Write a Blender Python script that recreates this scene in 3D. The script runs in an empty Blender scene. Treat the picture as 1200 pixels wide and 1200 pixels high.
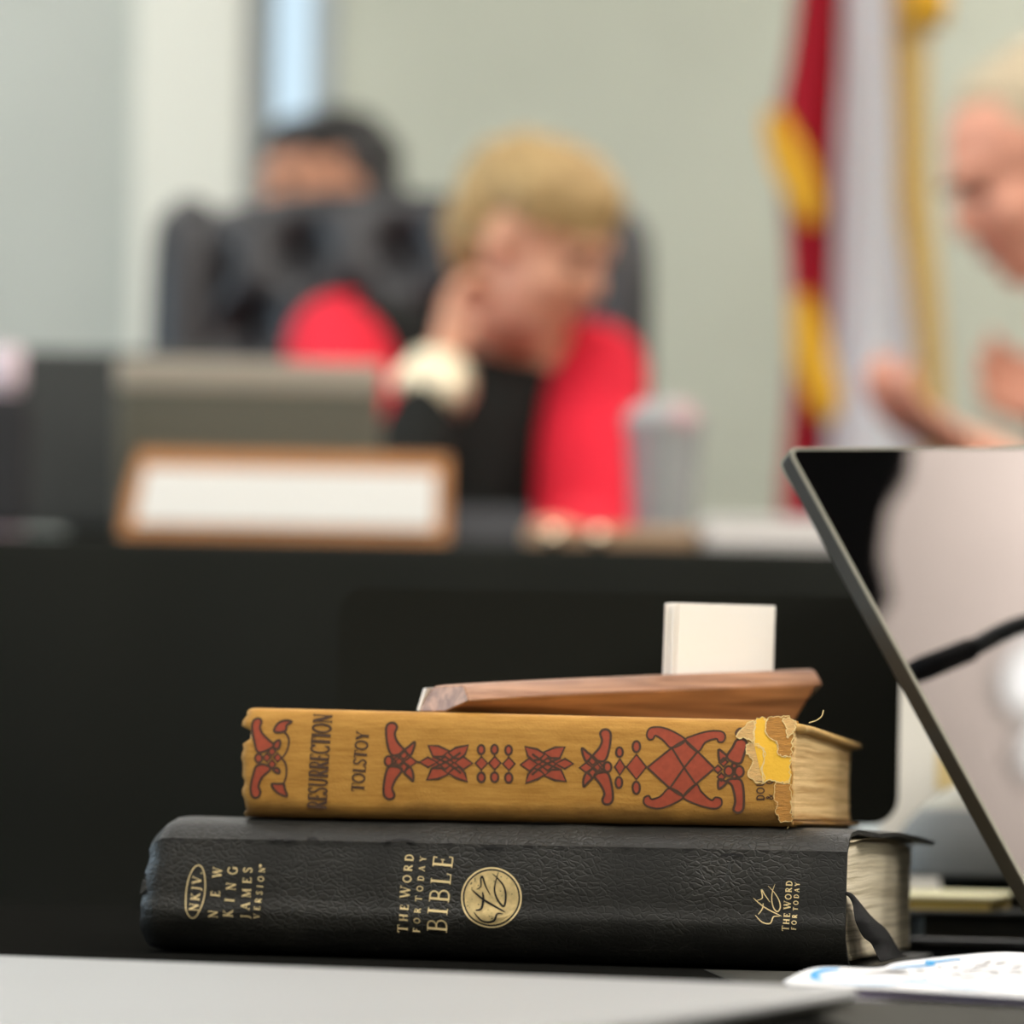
import bpy, bmesh, math, random
from mathutils import Vector, Matrix, noise, Euler
PI = math.pi
R = math.radians
random.seed(7)
scene = bpy.context.scene
col = scene.collection

# ------------------------------------------------------------------ camera, world, lights, exposure
F = 3960.0            # focal length in pixels of the 1200 px frame
TZ = 0.75             # near table top
ZC = TZ + 0.0515      # camera height
ROLL = math.atan(0.0185)
PY0 = 960.0           # image row of the horizon under the optical axis
EXPOSURE = 0.0

cam_d = bpy.data.cameras.new('camera')
cam = bpy.data.objects.new('camera', cam_d)
col.objects.link(cam)
scene.camera = cam
cam_d.sensor_width = 36.0
cam_d.lens = F / 1200.0 * 36.0
cam_d.shift_y = (PY0 - 600.0) / 1200.0
cam_d.clip_start = 0.02
cam_d.clip_end = 60
cam_d.dof.use_dof = True
cam_d.dof.focus_distance = 1.168
cam_d.dof.aperture_fstop = 118.8 / 18
CR = Vector((math.cos(ROLL), 0, math.sin(ROLL)))
CU = Vector((-math.sin(ROLL), 0, math.cos(ROLL)))
CF = Vector((0, 1, 0))
CP = Vector((0, 0, ZC))
m = Matrix.Identity(4)
for i in range(3):
    m[i][0] = CR[i]; m[i][1] = CU[i]; m[i][2] = -CF[i]; m[i][3] = CP[i]
cam.matrix_world = m

scene.view_settings.view_transform = 'Standard'
scene.view_settings.look = 'None'
scene.view_settings.gamma = 1
scene.view_settings.exposure = EXPOSURE
scene.view_settings.use_curve_mapping = False
scene.cycles.use_denoising = True
scene.cycles.max_bounces = 6
scene.cycles.diffuse_bounces = 4
scene.cycles.glossy_bounces = 4
scene.cycles.transmission_bounces = 6
scene.cycles.caustics_reflective = True
scene.cycles.sample_clamp_indirect = 4
scene.cycles.caustics_refractive = False

world = bpy.data.worlds.new('world')
scene.world = world
world.use_nodes = True
bg = world.node_tree.nodes['Background']
bg.inputs[0].default_value = (0.62, 0.80, 0.92, 1)
bg.inputs[1].default_value = 1.15

FLOOR, CEIL = 0.0, 2.95
XL, XR, YB, YF = -3.2, 3.6, -3.2, 6.0


def area_light(name, loc, rot, sx, sy, power, color, parent=None):
    l = bpy.data.lights.new(name, 'AREA')
    l.shape = 'RECTANGLE'; l.size = sx; l.size_y = sy
    l.energy = power; l.color = color
    o = bpy.data.objects.new(name, l)
    o.location = loc; o.rotation_euler = rot
    col.objects.link(o)
    if parent: o.parent = parent
    return o

# daylight through the window in the left wall
area_light('daylight', (XL + 0.12, 2.6, 1.6), (0, R(-90), 0), 1.5, 2.6, 50, (0.64, 0.84, 1.0))
CEILING_W = 30
POWERS = [6, 9, 92, 5, 9, 22, 10, 12, 20, 8, 10]   # watts of the troffers, in the order they are placed
# ------------------------------------------------------------------ helpers


def P(px, py, D):
    return CP + CR * ((px - 600.0) / F * D) + CU * (-(py - PY0) / F * D) + CF * D


def ray(px, py):
    return (CR * ((px - 600.0) / F) + CU * (-(py - PY0) / F) + CF).normalized()


def lin(c):
    c = c / 255.0
    return c / 12.92 if c <= 0.04045 else ((c + 0.055) / 1.055) ** 2.4


def rgb(r, g, b):
    return (lin(r), lin(g), lin(b), 1)


MATS = {}


def mat(name, color, rough=0.6, metal=0.0, spec=0.5, bump=None, mottle=None, coat=0, sheen=0, emit=None, trans=0, ior=None, alpha=None, stretch=None):
    """bump=(scale, strength, kind); mottle=(scale, amount); stretch = coordinate scale"""
    if name in MATS: return MATS[name]
    m = bpy.data.materials.new(name); m.use_nodes = True
    nt = m.node_tree; N = nt.nodes; L = nt.links
    b = N['Principled BSDF']
    b.inputs['Base Color'].default_value = color
    b.inputs['Roughness'].default_value = rough
    b.inputs['Metallic'].default_value = metal
    b.inputs['Specular IOR Level'].default_value = spec
    b.inputs['Coat Weight'].default_value = coat
    b.inputs['Sheen Weight'].default_value = sheen
    b.inputs['Transmission Weight'].default_value = trans
    if ior: b.inputs['IOR'].default_value = ior
    if emit:
        b.inputs['Emission Color'].default_value = emit[0]
        b.inputs['Emission Strength'].default_value = emit[1]
    tc = N.new('ShaderNodeTexCoord')
    mp = N.new('ShaderNodeMapping')
    if stretch: mp.inputs['Scale'].default_value = stretch
    L.new(tc.outputs['Object'], mp.inputs['Vector'])
    if mottle:
        n = N.new('ShaderNodeTexNoise'); n.inputs['Scale'].default_value = mottle[0]
        n.inputs['Detail'].default_value = 6; n.inputs['Roughness'].default_value = .65
        L.new(mp.outputs[0], n.inputs['Vector'])
        r = N.new('ShaderNodeValToRGB')
        a = mottle[1]
        r.color_ramp.elements[0].position = .3; r.color_ramp.elements[1].position = .7
        r.color_ramp.elements[0].color = tuple(c * (1 - a) for c in color[:3]) + (1,)
        r.color_ramp.elements[1].color = tuple(min(1, c * (1 + a)) for c in color[:3]) + (1,)
        L.new(n.outputs['Fac'], r.inputs[0]); L.new(r.outputs[0], b.inputs['Base Color'])
    if bump:
        if bump[2] == 'noise':
            t = N.new('ShaderNodeTexNoise'); t.inputs['Detail'].default_value = 5
            out = t.outputs['Fac']
        else:
            t = N.new('ShaderNodeTexVoronoi'); t.feature = 'DISTANCE_TO_EDGE' if bump[2] == 'cell' else 'F1'
            out = t.outputs['Distance']
        t.inputs['Scale'].default_value = bump[0]
        L.new(mp.outputs[0], t.inputs['Vector'])
        bp = N.new('ShaderNodeBump'); bp.inputs['Strength'].default_value = bump[1]; bp.inputs['Distance'].default_value = bump[3] if len(bump) > 3 else 0.001
        L.new(out, bp.inputs['Height']); L.new(bp.outputs[0], b.inputs['Normal'])
    MATS[name] = m
    return m


def link(name, me, mats, parent=None, smooth=False):
    o = bpy.data.objects.new(name, me)
    col.objects.link(o)
    for mm in (mats if isinstance(mats, (list, tuple)) else [mats]): me.materials.append(mm)
    if parent: o.parent = parent
    if smooth:
        for p in me.polygons: p.use_smooth = True
    return o


def obj(name, bm, mats, parent=None, smooth=False, normals=True):
    me = bpy.data.meshes.new(name)
    if normals: bmesh.ops.recalc_face_normals(bm, faces=bm.faces[:])
    bm.to_mesh(me); bm.free()
    return link(name, me, mats, parent, smooth)


def tag(o, label, cat, group=None, kind=None):
    o['label'] = label; o['category'] = cat
    if group: o['group'] = group
    if kind: o['kind'] = kind
    return o


def struct(o, label=None):
    o['kind'] = 'structure'
    if label: o['label'] = label
    return o


def empty(name, loc=(0, 0, 0), rz=0):
    e = bpy.data.objects.new(name, None)
    e.empty_display_size = 0.05
    e.location = loc; e.rotation_euler = (0, 0, rz)
    col.objects.link(e)
    return e


def bevel(o, w, seg=2, ang=40):
    md = o.modifiers.new('bevel', 'BEVEL'); md.width = w; md.segments = seg; md.limit_method = 'ANGLE'; md.angle_limit = R(ang)
    for p in o.data.polygons: p.use_smooth = True
    wn = o.modifiers.new('wn', 'WEIGHTED_NORMAL'); wn.keep_sharp = True
    return o


def add_box(bm, lo, hi, M=None):
    vs = []
    for z in (lo[2], hi[2]):
        for x, y in ((lo[0], lo[1]), (hi[0], lo[1]), (hi[0], hi[1]), (lo[0], hi[1])):
            v = Vector((x, y, z))
            vs.append(bm.verts.new(M @ v if M else v))
    for f in ((0, 3, 2, 1), (4, 5, 6, 7), (0, 1, 5, 4), (1, 2, 6, 5), (2, 3, 7, 6), (3, 0, 4, 7)):
        bm.faces.new([vs[i] for i in f])


def box(name, lo, hi, mats, parent=None, bev=0, M=None, seg=2):
    bm = bmesh.new(); add_box(bm, lo, hi, M)
    o = obj(name, bm, mats, parent)
    if bev: bevel(o, bev, seg)
    return o


def add_loft(bm, rings, close=True, caps=True, mi=0):
    V = [[bm.verts.new(p) for p in r] for r in rings]
    n = len(V[0])
    for a, b in zip(V, V[1:]):
        for i in range(n if close else n - 1):
            j = (i + 1) % n
            f = bm.faces.new((a[i], a[j], b[j], b[i])); f.material_index = mi
    if caps and close:
        bm.faces.new(V[0][::-1]).material_index = mi; bm.faces.new(V[-1]).material_index = mi
    return V


def tube_rings(pts, rad, n=12):
    pts = [Vector(p) for p in pts]
    out = []
    T0 = (pts[1] - pts[0]).normalized()
    up = Vector((0, 0, 1)) if abs(T0.z) < .9 else Vector((1, 0, 0))
    nrm = T0.cross(up).normalized()
    for i, p in enumerate(pts):
        T = (pts[min(i + 1, len(pts) - 1)] - pts[max(i - 1, 0)]).normalized()
        nrm = (nrm - T * nrm.dot(T)).normalized()
        bn = T.cross(nrm)
        r = rad[i] if isinstance(rad, (list, tuple)) else rad
        out.append([p + nrm * (math.cos(a) * r) + bn * (math.sin(a) * r) for a in [2 * PI * k / n for k in range(n)]])
    return out


def add_tube(bm, pts, rad, n=12):
    add_loft(bm, tube_rings(pts, rad, n))


def lathe(bm, prof, c=(0, 0, 0), n=32, caps=True):
    rings = [[Vector((c[0] + r * math.cos(a), c[1] + r * math.sin(a), c[2] + z)) for a in [2 * PI * k / n for k in range(n)]] for r, z in prof]
    add_loft(bm, rings, caps=caps)


def smooth_curve(pts, closed=False, sub=6):
    pts = [Vector(p) for p in pts]
    n = len(pts); out = []
    rng = range(n) if closed else range(n - 1)
    for i in rng:
        p1, p2 = pts[i], pts[(i + 1) % n]
        p0 = pts[(i - 1) % n] if closed or i > 0 else p1
        p3 = pts[(i + 2) % n] if closed or i + 2 < n else p2
        for k in range(sub):
            t = k / sub
            out.append(0.5 * ((2 * p1) + (p2 - p0) * t + (2 * p0 - 5 * p1 + 4 * p2 - p3) * t * t + (-p0 + 3 * p1 - 3 * p2 + p3) * t ** 3))
    if not closed: out.append(pts[-1])
    return out


def solid_grid(bm, top, bot, nu, nv, mi=0):
    """closed plate between two surface functions of (s,t) in 0..1"""
    A = [[bm.verts.new(top(i / nu, j / nv)) for j in range(nv + 1)] for i in range(nu + 1)]
    B = [[bm.verts.new(bot(i / nu, j / nv)) for j in range(nv + 1)] for i in range(nu + 1)]
    def q(*v): bm.faces.new(v).material_index = mi
    for i in range(nu):
        for j in range(nv):
            q(A[i][j], A[i + 1][j], A[i + 1][j + 1], A[i][j + 1])
            q(B[i][j], B[i][j + 1], B[i + 1][j + 1], B[i + 1][j])
    for i in range(nu):
        q(A[i][0], B[i][0], B[i + 1][0], A[i + 1][0]); q(A[i][nv], A[i + 1][nv], B[i + 1][nv], B[i][nv])
    for j in range(nv):
        q(A[0][j], A[0][j + 1], B[0][j + 1], B[0][j]); q(A[nu][j], B[nu][j], B[nu][j + 1], A[nu][j + 1])


def bake(o):
    dg = bpy.context.evaluated_depsgraph_get()
    me = bpy.data.meshes.new_from_object(o.evaluated_get(dg))
    o.modifiers.clear()
    old = o.data; o.data = me
    bpy.data.meshes.remove(old)
    return o


def ellipsoid(bm, c, r, M=None, seg=20):
    mm = Matrix.Translation(Vector(c)) @ (M.to_4x4() if M else Matrix.Identity(4)) @ Matrix.Diagonal((r[0], r[1], r[2], 1))
    bmesh.ops.create_uvsphere(bm, u_segments=seg, v_segments=seg // 2 + 2, radius=1, matrix=mm)


def capsule(bm, a, ra, b, rb):
    a, b = Vector(a), Vector(b)
    n = 8
    pts = [a.lerp(b, t / n) for t in range(n + 1)]
    add_tube(bm, pts, [ra + (rb - ra) * t / n for t in range(n + 1)], 16)
    ellipsoid(bm, a, (ra,) * 3, seg=14); ellipsoid(bm, b, (rb,) * 3, seg=14)


def remesh(name, bm, m, vox, parent=None, smooth_it=4, noise_amp=0, noise_scale=30):
    o = obj(name, bm, m, None, normals=False)
    md = o.modifiers.new('r', 'REMESH'); md.mode = 'VOXEL'; md.voxel_size = vox
    sm = o.modifiers.new('s', 'SMOOTH'); sm.iterations = smooth_it; sm.factor = .6
    bake(o)
    if noise_amp:
        for v in o.data.vertices:
            v.co += v.normal * noise_amp * noise.noise(v.co * noise_scale)
    for p in o.data.polygons: p.use_smooth = True
    if parent: o.parent = parent
    return o

# ------------------------------------------------------------------ room
wall_paint = mat('sage_siding', rgb(196, 198, 181), .75, mottle=(3, .04))
M_white_trim = mat('white_trim', rgb(222, 222, 212), .6)
M_greywall = mat('grey_wall', rgb(188, 188, 182), .8, mottle=(2, .04))
M_ceil = mat('ceiling_tiles', rgb(232, 222, 216), .85, mottle=(6, .04), bump=(60, .3, 'noise', .002))
M_floor = mat('carpet', rgb(92, 88, 84), .95, bump=(400, .5, 'noise', .002), mottle=(40, .2))

o = box('floor', (XL, YB, -0.1), (XR, YF, 0), M_floor); struct(o)
o = box('ceiling', (XL, YB, CEIL), (XR, YF, CEIL + .1), M_ceil); struct(o)
o = box('wall_back', (XL, YB - .1, 0), (XR, YB, CEIL), M_greywall); struct(o)
o = box('wall_right', (XR, YB, 0), (XR + .1, YF, CEIL), M_greywall); struct(o)
# left wall with a wide window opening
bm = bmesh.new()
add_box(bm, (XL - .1, YB, 0), (XL, 1.3, CEIL)); add_box(bm, (XL - .1, 3.9, 0), (XL, YF, CEIL))
add_box(bm, (XL - .1, 1.3, 0), (XL, 3.9, .85)); add_box(bm, (XL - .1, 1.3, 2.35), (XL, 3.9, CEIL))
struct(obj('wall_left', bm, M_greywall))
bm = bmesh.new()
for y in (1.3, 2.14, 3.0, 3.86): add_box(bm, (XL - .08, y, .85), (XL, y + .04, 2.35))
for z in (.85, 2.31): add_box(bm, (XL - .08, 1.3, z), (XL, 3.9, z + .04))
struct(obj('window_2', bm, M_white_trim))

# front wall: clapboard-like horizontal slats, broken by a white column and a narrow window
DW = 5.7
def wx(px): return (px - 600) / F * DW
def siding(bm, x0, x1, z0, z1, y, step=.032):
    z = z0
    while z < z1 - 1e-4:
        zz = min(z + step, z1)
        a = [bm.verts.new(p) for p in ((x0, y - .004, z), (x1, y - .004, z), (x1, y + .003, zz), (x0, y + .003, zz))]
        b = [bm.verts.new(p) for p in ((x0, y + .1, z), (x1, y + .1, z), (x1, y + .1, zz), (x0, y + .1, zz))]
        bm.faces.new(a); bm.faces.new(b[::-1])
        for i in range(4):
            j = (i + 1) % 4
            bm.faces.new((a[j], a[i], b[i], b[j]))
        z = zz
zwin = ZC + (PY0 - 156) / F * DW
bm = bmesh.new(); siding(bm, wx(372), XR, 0, CEIL, DW)
struct(obj('wall_front', bm, wall_paint))
bm = bmesh.new(); siding(bm, XL, wx(150), 0, CEIL, DW)
o = obj('wall_front', bm, mat('blind_grey', rgb(186, 190, 182), .75, mottle=(3, .04))); struct(o)
o = box('trim_1', (wx(145), DW - .05, 0), (wx(272), DW + .1, CEIL), mat('column_paint', rgb(222, 222, 210), .7), None, .006); struct(o)
bm = bmesh.new()
add_box(bm, (wx(268), DW - .01, 0), (wx(301), DW + .1, CEIL))
add_box(bm, (wx(348), DW - .01, 0), (wx(376), DW + .1, CEIL))
add_box(bm, (wx(298), DW - .01, 0), (wx(350), DW + .1, zwin))
add_box(bm, (wx(298), DW - .01, CEIL - .25), (wx(350), DW + .1, CEIL))
struct(obj('trim_2', bm, mat('window_casing', rgb(162, 170, 172), .6)))
win = box('window_1', (wx(300), DW + .04, zwin), (wx(349), DW + .05, CEIL - .25), mat('window_glass', (1, 1, 1, 1), 0, trans=1, ior=1.05)); struct(win)

# raised platform under the dais
PZ = .28
o = box('floor_riser', (XL + .01, 2.5, 0), (XR - .01, DW - .9, PZ), mat('riser_carpet', rgb(60, 60, 60), .95)); struct(o)

# ------------------------------------------------------------------ ceiling lights (recessed troffers)
M_frame = mat('white_enamel', rgb(235, 235, 232), .5)
M_diff = mat('light_diffuser', rgb(250, 250, 248), .5, emit=((1, .97, .93, 1), 5.0))
k = 0
for (x, y, lab) in ((-1.9, -1.6, 'troffer light by the left wall, nearest the rear wall'), (0.1, -1.6, 'middle troffer light nearest the rear wall'),
                    (1.9, -1.6, 'troffer light toward the right wall, nearest the rear wall'),
                    (-1.9, .6, 'troffer light by the left wall above the near table'), (-.1, .55, 'middle troffer light above the near table'),
                    (2.6, .6, 'troffer light by the right wall above the near table'),
                    (-1.9, 3.0, 'troffer light by the left wall above the dais'), (.1, 3.0, 'middle troffer light above the dais'),
                    (2.2, 3.0, 'troffer light by the right wall above the dais'),
                    (-1.2, 4.9, 'troffer light at the far end above the white column'), (1.2, 4.9, 'troffer light at the far end above the flags')):
    t = empty('ceiling_light', (x, y, CEIL))
    tag(t, 'white rectangular recessed ' + lab, 'ceiling light', 'recessed ceiling lights')
    bm = bmesh.new()
    for lo, hi in (((-.6, -.3), (.6, -.26)), ((-.6, .26), (.6, .3)), ((-.6, -.26), (-.56, .26)), ((.56, -.26), (.6, .26))):
        add_box(bm, (lo[0], lo[1], -.02), (hi[0], hi[1], 0))
    obj('frame', bm, M_frame, t)
    box('diffuser', (-.56, -.26, -.012), (.56, .26, -.004), M_diff, t)
    area_light('lamp', (0, 0, -.03), (0, 0, 0), 1.1, .5, POWERS[k], (1, .955, .89), t); k += 1

# unseen uplights, added to brighten the ceiling that the screen mirrors
for (x, y, pw, lab) in ((2.2, 2.4, 40, 'unseen uplight added by the right wall to brighten the ceiling'), (.2, -.4, 30, 'unseen uplight added behind the camera to brighten the ceiling')):
    t = empty('fill_uplight', (x, y, CEIL)); tag(t, lab, 'ceiling light', 'added fill uplights')
    box('housing', (-.6, -.05, -.62), (.6, .05, -.57), M_frame, t, .006)
    for q in (-.5, .5):
        bm = bmesh.new(); add_tube(bm, [(q, 0, -.58), (q, 0, 0)], .003, 8); obj('suspension_cable', bm, mat('steel_wire', rgb(150, 150, 150), .4, .8), t)
    area_light('lamp', (0, 0, -.55), (R(180), 0, 0), 1.15, .09, pw, (1, .965, .94), t)

# ------------------------------------------------------------------ near table
M_cloth = mat('black_tablecloth', rgb(22, 22, 20), 1.0, spec=.0, bump=(900, .4, 'noise', .0005))
t = empty('conference_table', (0, 1.15, 0))
tag(t, 'folding table under a black cloth carrying the stacked books', 'table')
box('table_top', (-.9, -.62, TZ - .03), (.9, .68, TZ - .004), mat('laminate', rgb(120, 110, 100), .5), t, .003)
for x in (-.84, .8):
    for y in (-.56, .6):
        box('leg', (x, y, 0), (x + .04, y + .04, TZ - .03), mat('steel_grey', rgb(90, 90, 92), .4, .8), t)
bm = bmesh.new()
x0, x1, y0, y1 = -.93, .93, .5, 1.86
nx, ny = 60, 44
G = [[bm.verts.new((x0 + (x1 - x0) * i / nx, y0 + (y1 - y0) * j / ny, TZ)) for j in range(ny + 1)] for i in range(nx + 1)]
for i in range(nx):
    for j in range(ny): bm.faces.new((G[i][j], G[i + 1][j], G[i + 1][j + 1], G[i][j + 1]))
rim = [G[i][0] for i in range(nx + 1)] + [G[nx][j] for j in range(1, ny + 1)] + [G[i][ny] for i in range(nx - 1, -1, -1)] + [G[0][j] for j in range(ny - 1, 0, -1)]
prev = rim
for lv in range(1, 6):
    cur = []
    for q, v in enumerate(rim):
        d = Vector((0, 0, 0))
        if v.co.x < x0 + 1e-5: d.x = -1
        if v.co.x > x1 - 1e-5: d.x = 1
        if v.co.y < y0 + 1e-5: d.y = -1
        if v.co.y > y1 - 1e-5: d.y = 1
        cur.append(bm.verts.new(v.co + d * (.012 + .02 * lv / 5 * (1 + math.sin(q * .9))) + Vector((0, 0, -.12 * lv + .0))))
    for q in range(len(rim)):
        r_ = (q + 1) % len(rim)
        bm.faces.new((prev[q], prev[r_], cur[r_], cur[q]))
    prev = cur
o = obj('tablecloth', bm, M_cloth, None, True)
tag(o, 'plain black cloth covering the near table under the books', 'tablecloth')

# ------------------------------------------------------------------ lettering tools


class Frame:
    """local frame of a book: u along the spine, v away from the camera, w up"""
    def __init__(s, O, theta):
        s.O = Vector(O); s.th = theta
        s.u = Vector((math.cos(theta), -math.sin(theta), 0)); s.v = Vector((math.sin(theta), math.cos(theta), 0)); s.w = Vector((0, 0, 1))
    def spine(s, px, py):
        d = ray(px, py); t = (s.O - CP).dot(s.v) / d.dot(s.v)
        X = CP + d * t - s.O
        return X.dot(s.u), X.dot(s.w)
    def head(s, px, py, L):
        d = ray(px, py); t = (s.O + s.u * L - CP).dot(s.u) / d.dot(s.u)
        X = CP + d * t - s.O
        return Vector((X.dot(s.u), X.dot(s.v), X.dot(s.w)))


class Decal:
    """flat printed marks laid on a curved spine; surf(u,w)->v"""
    def __init__(s, bm, frame, surf):
        s.bm, s.fr, s.surf = bm, frame, surf
    def pt(s, p, eps):
        u, w = s.fr.spine(p[0], p[1])
        return Vector((u, s.surf(u, w) - eps, w))
    def fill(s, pts, mi, eps=.00012, sub=None):
        b = bmesh.new()
        vs = [b.verts.new((p[0], p[1], 0)) for p in pts]
        try: f = b.faces.new(vs)
        except Exception: b.free(); return
        bmesh.ops.triangulate(b, faces=b.faces[:])
        xs = [p[0] for p in pts]; ys = [p[1] for p in pts]
        size = max(max(xs) - min(xs), max(ys) - min(ys))
        c = sub if sub is not None else (1 if size > 14 else 0) + (2 if size > 40 else 0)
        if c: bmesh.ops.subdivide_edges(b, edges=b.edges[:], cuts=c, use_grid_fill=True)
        b.verts.index_update()
        V = {v.index: s.bm.verts.new(s.pt(v.co, eps)) for v in b.verts}
        for f in b.faces:
            try:
                nf = s.bm.faces.new([V[v.index] for v in f.verts]); nf.material_index = mi
            except Exception: pass
        b.free()
    def stroke(s, pts, w, mi, eps=.0003, closed=False):
        """w: width in px or list"""
        pts = [Vector((p[0], p[1], 0)) for p in pts]
        n = len(pts)
        Lf, Rt = [], []
        for i, p in enumerate(pts):
            a = pts[(i - 1) % n] if closed or i > 0 else p
            c = pts[(i + 1) % n] if closed or i < n - 1 else p
            T = (c - a)
            if T.length < 1e-6: T = Vector((1, 0, 0))
            T.normalize(); nn = Vector((-T.y, T.x, 0))
            ww = (w[i] if isinstance(w, (list, tuple)) else w) / 2
            Lf.append(p + nn * ww); Rt.append(p - nn * ww)
        A = [s.bm.verts.new(s.pt(p, eps)) for p in Lf]; B = [s.bm.verts.new(s.pt(p, eps)) for p in Rt]
        for i in range(n if closed else n - 1):
            j = (i + 1) % n
            s.bm.faces.new((A[i], A[j], B[j], B[i])).material_index = mi


def arc(cx, cy, rx, ry, a0, a1, n=14):
    return [(cx + rx * math.cos(R(a0 + (a1 - a0) * k / n)), cy + ry * math.sin(R(a0 + (a1 - a0) * k / n))) for k in range(n + 1)]


K, H = .15, .065
# serif alphabet: width, list of (points, thickness) in a unit-high cell; serifs are thin bars
def SB(x, y, l=.26): return ([(x - l / 2, y), (x + l / 2, y)], .05)
GL = {
    'A': (.74, [([(.08, .02), (.37, 1)], H), ([(.37, 1), (.66, .02)], K), ([(.19, .36), (.55, .36)], H), SB(.08, .025), SB(.66, .025)]),
    'B': (.62, [([(.17, 0), (.17, 1)], K), ([(.17, .97), (.32, .97)] + arc(.32, .76, .22, .21, 90, -90) + [(.17, .55)], .09), ([(.17, .53), (.34, .53)] + arc(.34, .28, .26, .25, 90, -90) + [(.17, .03)], .1), SB(.12, .025, .2), SB(.12, .975, .2)]),
    'C': (.72, [(arc(.42, .5, .34, .47, 45, 315, 20), .11), ([(.68, .98), (.66, .72)], .06), ([(.68, .02), (.66, .28)], .06)]),
    'D': (.76, [([(.17, 0), (.17, 1)], K), ([(.17, .97), (.32, .97)] + arc(.32, .5, .36, .47, 90, -90, 18) + [(.17, .03)], .11), SB(.12, .025, .2), SB(.12, .975, .2)]),
    'E': (.6, [([(.17, 0), (.17, 1)], K), ([(.05, .97), (.52, .97)], H), ([(.17, .51), (.42, .51)], H), ([(.05, .03), (.56, .03)], H), ([(.53, .99), (.5, .8)], .06), ([(.42, .6), (.42, .42)], .05), ([(.55, .01), (.58, .22)], .06)]),
    'F': (.56, [([(.17, 0), (.17, 1)], K), ([(.05, .97), (.52, .97)], H), ([(.17, .51), (.42, .51)], H), SB(.17, .025), ([(.53, .99), (.5, .8)], .06), ([(.42, .6), (.42, .42)], .05)]),
    'G': (.8, [(arc(.42, .5, .34, .47, 45, 335, 20), .11), ([(.68, .45), (.68, .05)], K), ([(.68, .98), (.66, .72)], .06), SB(.68, .45)]),
    'H': (.82, [([(.17, 0), (.17, 1)], K), ([(.65, 0), (.65, 1)], K), ([(.17, .5), (.65, .5)], H), SB(.17, .025), SB(.17, .975), SB(.65, .025), SB(.65, .975)]),
    'I': (.36, [([(.18, 0), (.18, 1)], K), SB(.18, .025, .3), SB(.18, .975, .3)]),
    'J': (.4, [([(.24, 1), (.24, .1), (.18, -.1), (.04, -.16)], .12), SB(.22, .975, .3)]),
    'K': (.76, [([(.17, 0), (.17, 1)], K), ([(.22, .45), (.6, .97)], H), ([(.3, .56), (.66, .03)], K), SB(.17, .025), SB(.17, .975), SB(.6, .975, .22), SB(.68, .025, .22)]),
    'L': (.58, [([(.17, 0), (.17, 1)], K), ([(.05, .03), (.54, .03)], H), SB(.17, .975), ([(.53, .01), (.56, .24)], .06)]),
    'M': (.94, [([(.14, 0), (.17, 1)], H), ([(.17, 1), (.46, .05)], K), ([(.46, .05), (.76, 1)], H), ([(.76, 1), (.79, 0)], K), SB(.14, .025, .22), SB(.79, .025), SB(.13, .975, .16), SB(.8, .975, .16)]),
    'N': (.82, [([(.16, 0), (.16, 1)], H), ([(.14, .98), (.67, .02)], K), ([(.67, 0), (.67, 1)], H), SB(.16, .025, .22), SB(.67, .975, .22), SB(.12, .975, .16)]),
    'O': (.84, [(arc(.42, .5, .34, .47, 0, 360, 26), .115)]),
    'R': (.7, [([(.17, 0), (.17, 1)], K), ([(.17, .97), (.34, .97)] + arc(.34, .74, .22, .23, 90, -90) + [(.17, .5)], .1), ([(.32, .5), (.64, .03)], K), SB(.17, .025), SB(.12, .975, .2), SB(.64, .025, .16)]),
    'S': (.56, [([(.46, .8), (.42, .93), (.28, .98), (.14, .9), (.1, .76), (.16, .62), (.3, .52), (.42, .42), (.48, .26), (.42, .09), (.26, .02), (.12, .08), (.08, .22)], .11), ([(.46, .98), (.46, .76)], .05), ([(.08, .02), (.08, .24)], .05)]),
    'T': (.66, [([(.33, 0), (.33, 1)], K), ([(.04, .97), (.62, .97)], H), SB(.33, .025), ([(.04, 1), (.02, .78)], .06), ([(.62, 1), (.64, .78)], .06)]),
    'U': (.8, [([(.17, 1), (.17, .32), (.22, .12), (.4, .02), (.56, .1), (.64, .3), (.64, 1)], .11), SB(.17, .975), SB(.64, .975)]),
    'V': (.74, [([(.08, .98), (.38, 0)], K), ([(.38, 0), (.66, .98)], H), SB(.09, .975), SB(.66, .975)]),
    'W': (1.06, [([(.08, .98), (.32, 0)], K), ([(.32, 0), (.54, .95)], H), ([(.52, .95), (.76, 0)], K), ([(.76, 0), (.98, .98)], H), SB(.09, .975), SB(.98, .975), SB(.54, .975, .2)]),
    'Y': (.7, [([(.07, .98), (.36, .46)], K), ([(.36, .46), (.62, .98)], H), ([(.35, .48), (.35, 0)], K), SB(.08, .975), SB(.62, .975), SB(.35, .025)]),
    '&': (.8, [([(.74, .5), (.62, .3), (.42, .06), (.24, .02), (.1, .14), (.12, .32), (.3, .5), (.46, .68), (.46, .86), (.34, .97), (.22, .86), (.26, .7), (.5, .3), (.72, .02)], .1), SB(.72, .5, .2)]),
    '.': (.24, [([(.07, .07), (.19, .07)], .14)]),
}


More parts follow.
